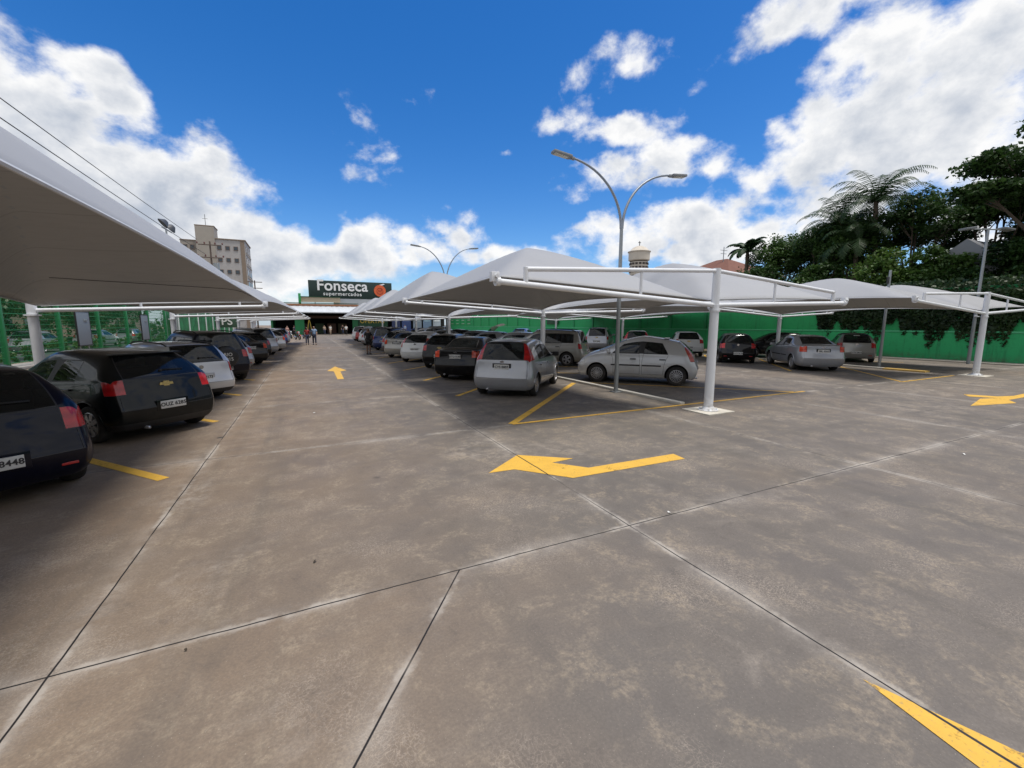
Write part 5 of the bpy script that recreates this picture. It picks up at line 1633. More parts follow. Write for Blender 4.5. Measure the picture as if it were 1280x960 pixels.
def leaves(blobs, size, asp=.55, up=.5, shell=.55):
    """blobs: (cx,cy,cz,rx,ry,rz,n) -> mesh of leaf sized quads"""
    C = []; 
    for (cx, cy, cz, rx, ry, rz, n) in blobs:
        d = nr.normal(size=(n, 3)); d /= np.linalg.norm(d, axis=1)[:, None]
        # clumps: pull towards a few twig centres
        r = shell + (1 - shell) * nr.random(n) ** .7
        r *= 1 + .16 * nr.normal(size=n)
        q = d * r[:, None]
        k = max(6, n // 45)
        tw = nr.normal(size=(k, 3)); tw /= np.linalg.norm(tw, axis=1)[:, None]; tw *= (shell + (1 - shell) * nr.random(k) + .1)[:, None]
        a = nr.integers(0, k, n)
        pull = .62 * nr.random(n)[:, None]
        q = q * .0 + tw[a] * (.35 + .65) + (q - tw[a]) * (1 - .80) * 1.0 + nr.normal(size=(n, 3)) * .10
        C.append(q * np.array([rx, ry, rz]) + np.array([cx, cy, cz]))
    C = np.concatenate(C); n = len(C)
    nrm = nr.normal(size=(n, 3)); nrm[:, 2] = np.abs(nrm[:, 2]) + up; nrm /= np.linalg.norm(nrm, axis=1)[:, None]
    t = np.cross(nrm, nr.normal(size=(n, 3))); t /= np.linalg.norm(t, axis=1)[:, None]
    b = np.cross(nrm, t)
    s = size * (.6 + .8 * nr.random(n))[:, None]
    V = np.empty((n, 4, 3)); V[:, 0] = C - t * s; V[:, 1] = C - b * s * asp + t * s * .1; V[:, 2] = C + t * s - nrm * s * .25; V[:, 3] = C + b * s * asp + t * s * .1
    me = bpy.data.meshes.new('leaves')
    me.vertices.add(n * 4); me.vertices.foreach_set('co', V.ravel())
    me.loops.add(n * 4); me.loops.foreach_set('vertex_index', np.arange(n * 4, dtype=np.int32))
    me.polygons.add(n); me.polygons.foreach_set('loop_start', np.arange(0, n * 4, 4, dtype=np.int32)); me.polygons.foreach_set('loop_total', np.full(n, 4, np.int32))
    me.update(); me.validate()
    return me

def tree(x, y, trunk_h, blobs, size, mat, label, group, r=.22, lean=(0, 0), cat='tree', name='tree'):
    root = empty(name, (x, y, 0)); tag(root, label, cat, group)
    b = MB()
    top = Vector((lean[0], lean[1], trunk_h))
    b.tube([(0, 0, 0), (lean[0] * .4 + .08, lean[1] * .4, trunk_h * .5), top], [r, r * .75, r * .55], 9)
    for bl in blobs:
        c = Vector(bl[:3]); m = top.lerp(c, .5) + Vector((0, 0, -.2))
        b.tube([top * .96, m, c], [r * .45, r * .28, r * .10], 7)
        for k in range(5):
            d = Vector((rnd.uniform(-1, 1) * bl[3], rnd.uniform(-1, 1) * bl[4], rnd.uniform(-.2, .9) * bl[5])) * .75
            b.tube([m.lerp(c, rnd.uniform(.3, 1)), c + d], [r * .16, r * .04], 5)
    b.build('trunk', BARK, root)
    link_mesh('crown', leaves([tuple(q[:6]) + (int(q[6] * 2.1),) for q in blobs], size * .62), LM[mat], root)
    return root
GT = 'trees standing behind the green wall'
def bl(n_, R_, z, rz, cnt, seed, spread=.6):
    r = random.Random(seed); o = []
    for k in range(n_):
        a = math.tau * k / n_ + r.uniform(-.4, .4); d = R_ * spread * r.uniform(.5, 1.1)
        s = R_ * r.uniform(.42, .62)
        o.append((d * math.cos(a), d * math.sin(a), z + r.uniform(-.5, .5) * rz, s, s, s * r.uniform(.6, .85), cnt))
    o.append((0, 0, z + rz * .45, R_ * .5, R_ * .5, R_ * .45, cnt))
    return o
# the tall spreading tree at the right edge: flat layered clumps with gaps of sky
tb = [(-2.6, 2.6, 9.6, 1.9, 2.1, .65, 1500), (-.6, .5, 11.2, 2.6, 2.4, .75, 1900), (1.6, -1.6, 11.9, 2.8, 2.6, .8, 2000), (-3.6, 3.0, 8.2, 1.5, 1.6, .5, 1100),
      (-1.6, 1.2, 8.3, 2.2, 2.2, .6, 1600), (.6, -1.0, 9.2, 2.6, 2.4, .65, 1800), (-1.2, -.6, 7.0, 2.0, 2.0, .7, 1500), (1.2, -2.6, 7.6, 2.8, 2.6, .9, 2000), (2.5, -3.5, 10.6, 2.5, 2.5, .8, 1700),
      (-.4, -1.6, 5.6, 2.8, 2.8, 1.1, 2000), (3.2, -4.6, 8.2, 2.8, 2.8, 1.2, 1700), (-2.2, -2.4, 5.2, 1.8, 1.8, .8, 1300)]
tb = [(a, b_, c_ * 1.09, d, e, f * 1.15, int(g * 1.15)) for a, b_, c_, d, e, f, g in tb]
tree(37.0, 7.6, 5.0, tb, .20, 'dark', 'tallest tree, dark and layered with gaps of sky, beside the floodlight post', GT, .34, (-.4, .3))
specs = [
 (38.0, 24.2, 4.0, 2.9, 7.6, 2.4, 700, 'mid', 'round leafy tree beside the small palm, first of the dense row behind the green wall'),
 (38.0, 21.4, 3.6, 2.8, 7.6, 2.2, 800, 'dark', 'dark dense tree between the round leafy tree and the palms'),
 (37.0, 18.6, 3.6, 3.0, 7.8, 2.2, 900, 'mid', 'lower mid green tree in front of the tall palms'),
 (38.5, 15.4, 4.2, 3.0, 8.8, 2.4, 950, 'dark', 'dark tree just right of the tall palms, in front of the white gabled building'),
 (35.0, 15.2, 3.0, 2.3, 5.2, 1.8, 600, 'bright', 'yellowish green low tree leaning over the ivy'),
 (34.8, 11.4, 2.0, 1.9, 3.9, 1.1, 650, 'dark', 'dark low tree below the white gabled building'),
 (39.5, 11.8, 4.0, 2.8, 9.0, 1.7, 800, 'mid', 'thin crowned tree above the white gabled building'),
 (34.8, 7.4, 2.6, 2.2, 4.6, 1.8, 800, 'dark', 'dark bushy tree right behind the floodlight post'),
 (33.6, 22.8, 2.6, 2.0, 5.2, 1.5, 600, 'dark', 'dark bush rising over the green wall below the small palm'),
 (33.8, 19.0, 2.4, 1.9, 4.9, 1.4, 600, 'mid', 'mid green bush topping the ivy near the middle of the wall'),
 (41.0, 10.0, 4.5, 3.2, 7.0, 2.6, 800, 'dark', 'dark tree filling in behind the tallest layered tree'),
 (41.0, 24.5, 2.0, 3.0, 4.4, 2.4, 700, 'dark', 'low dark bush behind the round leafy tree and the small palm'),
 (41.0, 19.5, 2.0, 3.2, 4.6, 2.6, 700, 'dark', 'low dark bush in the gap under the feather palms'),
 (42.5, 14.5, 2.0, 3.2, 4.8, 2.8, 700, 'mid', 'mid green bush beside the white gabled building'),
 (35.4, 13.2, 2.6, 2.0, 5.2, 1.5, 650, 'mid', 'small mid green tree half hiding the white gabled building'),
 (36.0, 9.6, 2.6, 1.9, 5.3, 1.5, 650, 'dark', 'small dark tree between the white gabled building and the floodlight post'),
 (38.5, 3.8, 4.0, 3.2, 6.2, 3.0, 900, 'dark', 'dark broad tree at the far right below the tallest layered tree'),
 (39.5, -2.5, 4.0, 3.6, 6.8, 3.2, 700, 'mid', 'unseen broad tree added for car reflections, behind the green wall beside the crossing'),  # out of view, added so the dark cars mirror foliage instead of sky
 (41.0, -9.5, 4.0, 3.8, 6.8, 3.2, 700, 'dark', 'unseen dark tree added for car reflections, behind the end of the green wall'),  # also added out of view for the car reflections
]
for i, (x, y, th, R_, z, rz, cnt, mt, lab) in enumerate(specs):
    tree(x, y, th, bl(6, R_, z, rz, cnt, i + 3), .17, mt, lab, GT)
def palm(x, y, h, fl, n, label, lean=(0, 0), droop=1.0, leaf=.5, wd=.025):
    root = empty('palm_tree', (x, y, 0)); tag(root, label, 'palm tree', GT)
    b = MB(); b.tube([(0, 0, 0), (lean[0] * .3, lean[1] * .3, h * .5), (lean[0], lean[1], h)], [.24, .17, .13], 10); b.build('trunk', BARK, root)
    vs = []; fs = []
    r = random.Random(int(x * 10 + y))
    for k in range(n):
        a = math.tau * k / n + r.uniform(-.2, .2); el = r.uniform(.15, 1.35); L = fl * r.uniform(.8, 1.1)
        d = Vector((math.cos(a), math.sin(a), 0)); pts = []
        p = Vector((lean[0], lean[1], h)); ang = el
        for j in range(13):
            pts.append(p.copy()); p = p + (d * math.cos(ang) + Vector((0, 0, 1)) * math.sin(ang)) * L / 12
            ang -= droop * (.10 + .02 * j * r.uniform(.7, 1.2))
        side = Vector((-d.y, d.x, 0))
        for j in range(1, 13):
            for sub in (0, .33, .66):
                q = pts[j - 1].lerp(pts[j], sub)
                lw = leaf * math.sin(math.pi * min(.97, (j + sub) / 13.5) ** .7) + .08
                t = (pts[j] - pts[j - 1]).normalized()
                for s in (-1, 1):
                    tip = q + side * s * lw * .85 + t * lw * .45 - Vector((0, 0, lw * r.uniform(.25, .6)))
                    o = len(vs)
                    vs += [tuple(q - t * wd), tuple(q + t * wd), tuple(q.lerp(tip, .6) + t * wd), tuple(tip), tuple(q.lerp(tip, .6) - t * wd)]
                    fs.append((o, o + 1, o + 2, o + 3, o + 4))
        for j in range(12):
            o = len(vs); a_, c_ = pts[j], pts[j + 1]; w = .028 * (1 - j / 14)
            vs += [tuple(a_ - side * w), tuple(a_ + side * w), tuple(c_ + side * w * .9), tuple(c_ - side * w * .9)]; fs.append((o, o + 1, o + 2, o + 3))
    b = MB(); b.add(vs, fs); b.build('crown', LM['palm'], root, autosmooth=False, fix=False)
palm(36.5, 18.9, 9.2, 3.7, 26, 'arching feather palm, lower of the two tall palms', (.2, .4), .9, .6)
palm(36.8, 16.6, 10.5, 3.9, 27, 'tallest feather palm, reaching highest over the green wall', (0, .6), .9, .62)
palm(36.0, 17.5, 7.6, 3.2, 22, 'short feather palm between the two tall palms', (0, .2), 1.0, .6)
palm(35.6, 25.9, 8.3, 2.0, 13, 'small broad-leaved palm standing by the tiled roof', (0, 0), .8, .42, .11)

# ivy over the wall
def ivy():
    n = 17000
    pts = []
    segs = [((30.6, 6.5), (30.1, 13.5)), ((30.1, 13.5), (28.9, 17.1)), ((31.0, 5.3), (30.6, 6.5))]
    lens = [math.dist(a, b) for a, b in segs]; tot = sum(lens)
    while len(pts) < n:
        t = rnd.uniform(0, tot); i = 0
        while t > lens[i]: t -= lens[i]; i += 1
        a, b = segs[i]; u = t / lens[i]
        x = a[0] + (b[0] - a[0]) * u; y = a[1] + (b[1] - a[1]) * u
        s = y * 1.0
        low = 1.35 + .55 * math.sin(s * 1.9) * math.sin(s * .83 + 1) + .35 * math.sin(s * 5.1) + .25 * math.sin(s * 11.3)
        if i == 1: low += 2.2 * u ** 2 * 1.0
        if i == 2: low += 1.3
        z = 4.2 - (4.2 - low) * rnd.random() ** .85
        if rnd.random() < .35 * max(0, (1.9 - z)): continue
        nx, ny = -(b[1] - a[1]) / lens[i], (b[0] - a[0]) / lens[i]
        off = rnd.uniform(.02, .12) + .42 * max(0, (z - low) / (4.2 - low)) * rnd.random()
        if z > 3.6: off -= rnd.uniform(0, .7)
        pts.append((x + nx * off, y + ny * off, z))
    C = np.array(pts); n = len(C)
    nrm = nr.normal(size=(n, 3)) * .7; nrm[:, 0] -= .9; nrm[:, 2] += .35; nrm /= np.linalg.norm(nrm, axis=1)[:, None]
    t = np.cross(nrm, nr.normal(size=(n, 3))); t /= np.linalg.norm(t, axis=1)[:, None]; b = np.cross(nrm, t)
    s = .085 * (.6 + .8 * nr.random(n))[:, None]
    V = np.empty((n, 4, 3)); V[:, 0] = C - t * s; V[:, 1] = C - b * s * .7; V[:, 2] = C + t * s; V[:, 3] = C + b * s * .7
    me = bpy.data.meshes.new('ivy'); me.from_pydata(V.reshape(-1, 3).tolist(), [], [tuple(range(4 * k, 4 * k + 4)) for k in range(n)])
    o = link_mesh('ivy', me, LM['ivy']); tag(o, 'dark ivy hanging in ragged curtains over the green wall', 'ivy')
ivy()

for i, (x, y) in enumerate(((-14, -23), (-5, -24), (4, -23), (13, -24), (22, -23), (31, -21))):  # unseen tall trees added behind the viewer to darken reflections on the cars
    tree(x, y, 4.5, bl(6, 5.6, 8.0, 4.6, 500, 90 + i), .34, 'dark', 'unseen dark leafy tree added for car reflections, number %s from the street' % ordw[i], 'unseen trees added for reflections in the cars')
# street side greenery on the left
GS = 'street trees beyond the green fence'
for i, (x, y, th, R_, z, rz, cnt, mt, lab) in enumerate([
 (-14.5, 3.5, 2.2, 2.8, 4.2, 2.2, 600, 'dark', 'unseen street tree added against blue reflections, beside the end of the green fence'),  # out of view, added to block the blue horizon in reflections
 (-15.0, 11.0, 2.2, 2.8, 4.4, 2.2, 600, 'mid', 'unseen street tree added against blue reflections, level with the two nearest dark cars'),  # likewise added out of view against the blue horizon
 (-15.0, 17.5, 2.2, 3.0, 4.6, 2.0, 650, 'bright', 'sunlit street tree at the picture edge under the huge sail'),
 (-17.0, 24.5, 2.0, 3.2, 4.0, 2.1, 650, 'mid', 'street tree behind the first white round post'),
 (-15.5, 31.5, 1.8, 2.8, 3.6, 1.9, 650, 'dark', 'dark street tree behind the nearest grey board'),
 (-18.5, 39.0, 2.2, 3.4, 4.0, 2.1, 650, 'mid', 'street tree over the white pickup-like car'),
 (-16.0, 46.0, 1.9, 2.8, 3.7, 2.0, 600, 'dark', 'dark street tree behind the middle grey board'),
 (-19.0, 54.0, 2.6, 3.4, 5.0, 2.2, 600, 'mid', 'street tree behind the farthest grey board'),
 (-17.0, 63.0, 2.6, 3.0, 5.0, 2.0, 500, 'mid', 'street tree rising behind the fabric screen fence'),
 (-25.0, 33.0, 2.0, 4.0, 4.4, 2.8, 650, 'dark', 'broad tree on the far side of the street'),
 (-27.0, 47.0, 2.0, 4.0, 4.4, 2.8, 600, 'mid', 'tree on the far side of the street before the beige house'),
 (-23.0, 23.0, 2.0, 3.8, 4.2, 2.6, 600, 'dark', 'far side street tree behind the dark street cars'),
 (-21.0, 70.0, 2.2, 4.0, 4.4, 2.8, 500, 'dark', 'far street tree left of the supermarket'),
 (-16.0, 78.0, 2.0, 3.4, 4.0, 2.6, 500, 'mid', 'farthest street tree before the supermarket corner'),
 (-23.0, 58.0, 2.0, 3.8, 4.2, 2.8, 500, 'mid', 'street tree between the beige house and the screen fence'),
 (-20.5, 45.0, 1.8, 3.0, 3.4, 2.2, 600, 'dark', 'bushy street tree behind the white street car'),
 (-20.5, 30.0, 1.8, 3.2, 3.6, 2.2, 600, 'mid', 'bushy street tree behind the nearest grey board'),
 (-30.0, 60.0, 2.4, 5.0, 5.0, 3.2, 600, 'dark', 'large far tree at the end of the street')]):
    tree(x, y, th, bl(5, R_, z, rz, cnt, 40 + i), .16, mt, lab, GS, .17)
hb = []
for k in range(34):
    y = 20 + k * 1.35
    if rnd.random() < .15: continue
    hb.append((0, y, .45 + rnd.uniform(-.1, .25), .45, .9, .45 + rnd.uniform(0, .25), 230))
o = link_mesh('hedge', leaves(hb, .085), LM['mid']); o.location = (-12.4, 0, 0); tag(o, 'low uneven hedge running along the street side of the green fence', 'hedge')
hb = []
for k in range(92):
    y = -8 + k * 1.7
    hb.append((rnd.uniform(-.5, .5), y, 1.1 + rnd.uniform(-.2, .5), .9, 1.3, 1.1 + rnd.uniform(0, .5), 360))
o = link_mesh('hedge', leaves(hb, .11), LM['dark']); o.location = (-20.6, 0, 0); tag(o, 'tall overgrown hedge on the far side of the street beyond the fence', 'hedge')
for (x, y, w, d, h, c, lab) in ((-34, 70, 9, 12, 4.2, (.42, .31, .19), 'beige street house seen through the fence'), (-33, 92, 12, 14, 4.5, (.38, .28, .22), 'brownish street house at the end of the street')):
    hr = empty('street_house', (x, y, 0)); tag(hr, lab, 'house')
    sp('wall', (0, 0, h / 2), (w, d, h), flat('house_plaster', c, .85, dirt=((.2, .17, .14), .5)), hr)
    b = MB(); b.add([(-w / 2 - .4, -d / 2 - .4, h), (w / 2 + .4, -d / 2 - .4, h), (w / 2 + .4, d / 2 + .4, h), (-w / 2 - .4, d / 2 + .4, h), (0, -d / 4, h + 1.6), (0, d / 4, h + 1.6)], [(0, 1, 4), (1, 2, 5, 4), (2, 3, 5), (3, 0, 4, 5), (3, 2, 1, 0)]); b.build('roof', tile_mat(), hr, autosmooth=False)
    for yy in (-3.5, 0, 3.5):
        b = MB(); b.box((w / 2 + .02, yy, 1.9), (.10, 1.3, 1.2)); f = b.build('window', FRM, hr)
        b = MB(); b.box((w / 2 + .08, yy, 1.9), (.02, 1.1, 1.0)); b.build('pane', PN, f)
GK = 'cars standing in the street beyond the fence'
car('sedan', 'white', (-16.2, 47.0), 2, 'white car standing in the street beyond the middle of the fence', GK)
car('hatch_old', 'grey', (-16.0, 54.5), 2, 'grey hatchback standing in the street past the white street car', GK)
car('van', 'black', (-14.9, 27.8), 4, 'dark people carrier in the street behind the first white round post', GK)
car('hatch_new', 'black', (-14.6, 22.2), 4, 'dark hatchback in the street at the picture edge', GK)
car('hatch_old', 'silver', (-16.4, 38.6), 2, 'silver hatchback in the street left of the nearest grey board', GK)

# ------------------------------------------------------------------ people
SKIN = simple('skin', (.32, .19, .13), .55, var=.06); SKIND = simple('skin_dark', (.16, .09, .06), .55, var=.06); HAIR = simple('hair_dark', (.018, .014, .012), .6)
def skinmesh(vs, es, name, sub=2):
    me = bpy.data.meshes.new(name); me.from_pydata([v[:3] for v in vs], es, [])
    ob = bpy.data.objects.new(name, me); COL.objects.link(ob)
    sk = ob.modifiers.new('sk', 'SKIN'); ss = ob.modifiers.new('ss', 'SUBSURF'); ss.levels = sub; ss.render_levels = sub
    for i, v in enumerate(vs):
        d = me.skin_vertices[0].data[i]; r = v[3]
        d.radius = r if isinstance(r, tuple) else (r, r); d.use_root = (i == 0)
    dg = bpy.context.evaluated_depsgraph_get()
    m = bpy.data.meshes.new_from_object(ob.evaluated_get(dg)); bpy.data.objects.remove(ob)
    for p_ in m.polygons: p_.use_smooth = True
    return m
def person(x, y, face, label, shirt, trousers, h=1.70, stride=.0, arm=(0, 0), skin=SKIN, shorts=False, group=None, hairlong=False):
    """face: heading in degrees right of +Y; local +x is forward"""
    root = empty('person', (x, y, 0), math.pi / 2 - R(face)); tag(root, label, 'person', group)
    k = h / 1.70
    def leg(s):
        f = stride * s
        return [(0, .085 * s, .88), (f * .22 + .03, .09 * s, .49), (f * .36 - .03, .09 * s, .10), (f * .36 + .10, .10 * s, .045)]
    def armp(s):
        a = arm[0] if s > 0 else arm[1]
        e = (-.02 + a * .12, .225 * s, 1.12 + .02 * abs(a)); w = (.05 + a * .34, .20 * s, .90 + .14 * abs(a))
        return [(0, .165 * s, 1.38), e, w]
    vs = [(0, 0, .93, (.115, .145)), (0, 0, 1.08, (.10, .13)), (0, 0, 1.26, (.115, .155)), (0, 0, 1.40, (.075, .10)), (.005, 0, 1.46, .052), (.02, 0, 1.53, .072), (.025, 0, 1.60, (.092, .078)), (.015, 0, 1.665, (.07, .062)), (.118, 0, 1.575, .014)]
    es = [(0, 1), (1, 2), (2, 3), (3, 4), (4, 5), (5, 6), (6, 7), (6, 8)]
    for s in (1, -1):
        o = len(vs); a = armp(s)
        vs += [(*a[0], .052), (*a[1], .040), (*a[2], .029)]
        es += [(3, o), (o, o + 1), (o + 1, o + 2)]
        d = (Vector(a[2]) - Vector(a[1])).normalized(); p = Vector(a[2]) + d * .07
        vs.append((p.x, p.y, p.z, (.020, .036))); es.append((o + 2, o + 3))
        for q in range(4):
            fp = p + d * (.085 - .012 * abs(q - 1.4)) + Vector(((q - 1.5) * .018, -s * .015, 0)); vs.append((fp.x, fp.y, fp.z, .0085)); es.append((o + 3, len(vs) - 1))
        th = p + d * .02 + Vector((.045, 0, 0)); vs.append((th.x, th.y, th.z, .010)); es.append((o + 3, len(vs) - 1))
        o = len(vs); l = leg(s)
        vs += [(*l[0], .085), (*l[1], .056), (*l[2], .036), (*l[3], .036)]
        es += [(0, o), (o, o + 1), (o + 1, o + 2), (o + 2, o + 3)]
    m = skinmesh(vs, es, 'body'); m.transform(Matrix.Scale(k, 4))
    link_mesh('body', m, skin, root)
    vs = [(0, 0, .90, (.135, .165)), (0, 0, 1.08, (.125, .155)), (0, 0, 1.26, (.13, .17)), (0, 0, 1.39, (.085, .12)), (0, 0, 1.435, .066)]
    es = [(0, 1), (1, 2), (2, 3), (3, 4)]
    for s in (1, -1):
        o = len(vs); a = armp(s); e = Vector(a[0]).lerp(Vector(a[1]), .8)
        vs += [(*a[0], .066), (*e, .058)]; es += [(3, o), (o, o + 1)]
    m = skinmesh(vs, es, 'shirt'); m.transform(Matrix.Scale(k, 4)); link_mesh('shirt', m, shirt, root)
    vs = [(0, 0, .95, (.125, .158))]; es = []
    for s in (1, -1):
        o = len(vs); l = leg(s); kk = Vector(l[1]); an = Vector(l[2])
        e = kk + Vector((0, 0, .06)) if shorts else kk.lerp(an, .92)
        vs += [(*l[0], .10)]; es += [(0, o)]
        if shorts: vs += [(*e, .082)]; es += [(o, o + 1)]
        else: vs += [(*kk, .072), (*e, .056)]; es += [(o, o + 1), (o + 1, o + 2)]
    m = skinmesh(vs, es, 'trousers'); m.transform(Matrix.Scale(k, 4)); link_mesh('shorts' if shorts else 'trousers', m, trousers, root)
    hv = [(-.005, 0, 1.655, (.082, .080)), (-.03, 0, 1.60, (.085, .088))]; he = [(0, 1)]
    if hairlong: hv += [(-.055, 0, 1.48, (.05, .08)), (-.06, 0, 1.36, (.035, .06))]; he += [(1, 2), (2, 3)]
    m = skinmesh(hv, he, 'hair'); m.transform(Matrix.Scale(k, 4)); link_mesh('hair', m, HAIR, root)
    b = MB()
    for s in (1, -1):
        l = leg(s); b.box((l[3][0] - .05, l[3][1], .035), (.26, .095, .07), bev=.025)
    for v in range(len(b.v)): b.v[v] = tuple(q * k for q in b.v[v])
    b.build('shoes', HAIR, root)
    for s in (1, -1):
        b = MB(); b.lathe([(0, -.004), (.011, -.002), (.011, .002), (0, .004)], 8, 0, 'x', (.108 * k, s * .032 * k, 1.605 * k)); b.build('eye', MAT['black'], root)
        b = MB(); b.box((.02 * k, s * .083 * k, 1.585 * k), (.035, .02, .06), bev=.009); b.build('ear', skin, root)
    b = MB(); b.box((.107 * k, 0, 1.53 * k), (.012, .045, .010), bev=.004); b.build('mouth', simple('lips', (.2, .07, .06), .5), root)
cl = lambda n, c: simple('cloth_' + n, c, .85, var=.15, scale=12)
BLK = cl('black', (.006, .006, .007)); NVY = cl('navy', (.015, .022, .05)); WHT = cl('white', (.62, .62, .60)); LBL = cl('light_blue', (.22, .32, .48)); PNK = cl('pink', (.5, .30, .26)); RED = cl('red', (.28, .03, .03)); JEA = cl('jeans', (.03, .045, .09)); BEI = cl('beige', (.42, .33, .25)); GRN = cl('green', (.03, .12, .06))
person(3.46, 28.0, 20, 'person in black shirt and long black shorts standing at the lane edge', BLK, BLK, 1.68, .10, (.25, .2), SKIND, True)
person(.62, 43.2, 175, 'person in light blue shirt and dark trousers walking down the lane', LBL, NVY, 1.72, .55, (.5, -.4))
person(.02, 43.6, 178, 'person in dark red shirt walking beside the one in light blue', RED, JEA, 1.64, -.5, (-.3, .5), SKIND)
person(6.1, 77.5, 10, 'person in white shirt walking towards the supermarket wall of letters', WHT, BLK, 1.75, .4, (.3, -.3))
person(-2.35, 66.0, 140, 'person in pink top beside the motorcycles', PNK, BEI, 1.66, .3, (.4, .2), SKIN, False, None, True)
person(-1.6, 70.0, 120, 'person in dark clothes behind the one in pink', NVY, BLK, 1.70, .2, (.2, .3), SKIND)
person(2.9, 82.5, 185, 'person in beige top in the supermarket doorway', BEI, JEA, 1.68, .35, (.3, -.2))
person(3.9, 83.2, 170, 'person in white top in the supermarket doorway beside the one in beige', WHT, BEI, 1.70, -.3, (.2, .3))
person(6.0, 83.6, 200, 'person in dark clothes at the right of the supermarket doorway', BLK, JEA, 1.74, .2, (.1, .2))
person(17.2, 83.4, 190, 'person in blue before the posters of the supermarket', LBL, JEA, 1.72, .2, (.1, .2))
person(19.4, 83.8, 170, 'person in green before the posters of the supermarket', GRN, JEA, 1.66, .2, (.2, .1))

# motorcycles in front of the shop
def motorcycle(x, y, rz, col, label):
    root = empty('motorcycle', (x, y, 0), R(rz)); tag(root, label, 'motorcycle', 'motorcycles parked before the supermarket')
    for cx in (-.62, .64):
        b = MB(); b.lathe([(.20, -.05), (.29, -.055), (.31, 0), (.29, .055), (.20, .05)], 20, 0, 'y', (cx, 0, .31), close=True); w = b.build('wheel', MAT['rubber'], root)
        b = MB(); b.lathe([(.04, -.06), (.21, -.02), (.21, .02), (.04, .06)], 16, 0, 'y', (cx, 0, .31), close=True); b.build('rim', MAT['rim'], w)
    b = MB(); b.tube([(.5, 0, .82), (.3, 0, .88), (.05, 0, .80)], [.10, .17, .11], 10); b.build('fuel_tank', col, root)
    b = MB(); b.tube([(.05, 0, .78), (-.25, 0, .80), (-.7, 0, .84)], [.10, .12, .08], 8); b.build('seat', MAT['black'], root)
    b = MB(); b.tube([(.64, .07, .31), (.46, .06, .95)], .025, 6); b.tube([(.64, -.07, .31), (.46, -.06, .95)], .025, 6); b.build('fork', MAT['chrome'], root)
    b = MB(); b.tube([(.30, -.36, 1.04), (.44, -.12, 1.0), (.44, .12, 1.0), (.30, .36, 1.04)], .017, 6); b.build('handlebar', MAT['black'], root)
    b = MB(); b.box((.1, 0, .48), (.45, .24, .36), bev=.06); b.tube([(.3, 0, .75), (.12, 0, .3), (-.3, 0, .3), (-.62, 0, .31)], .03, 6); b.build('engine', simple('engine', (.10, .10, .10), .5, .5), root)
    b = MB(); b.lathe([(0, .0), (.09, .0), (.09, .05), (.05, .12), (0, .13)], 12, 0, 'x', (.47, 0, .90)); b.build('headlight', MAT['lamp'], root)
    b = MB(); b.tube([(.64 + .34 * math.cos(a), 0, .31 + .34 * math.sin(a)) for a in [R(20 + 20 * k) for k in range(8)]], .05, 6); b.build('mudguard', col, root)
    b = MB(); b.tube([(.0, -.14, .32), (-.75, -.16, .42)], [.03, .05], 8); b.build('exhaust_pipe', MAT['chrome'], root)
    for s in (-1, 1):
        b = MB(); b.tube([(.34, s * .28, 1.04), (.32, s * .34, 1.2)], .008, 5); b.box((.31, s * .36, 1.23), (.02, .11, .07), bev=.01); b.build('mirror', MAT['black'], root)
    b = MB(); b.tube([(0, .12, .3), (-.05, .32, .0)], .015, 6); b.build('kickstand', MAT['black'], root)
motorcycle(-1.0, 58.0, -70, P['red'], 'red motorcycle nearest to the lane')
motorcycle(-.2, 61.5, -75, P['white'], 'white motorcycle between the red and the blue one')
motorcycle(.6, 65.0, -68, P['blue'], 'blue motorcycle nearest to the supermarket')
motorcycle(-1.9, 63.0, -80, P['black'], 'black motorcycle behind the white one')
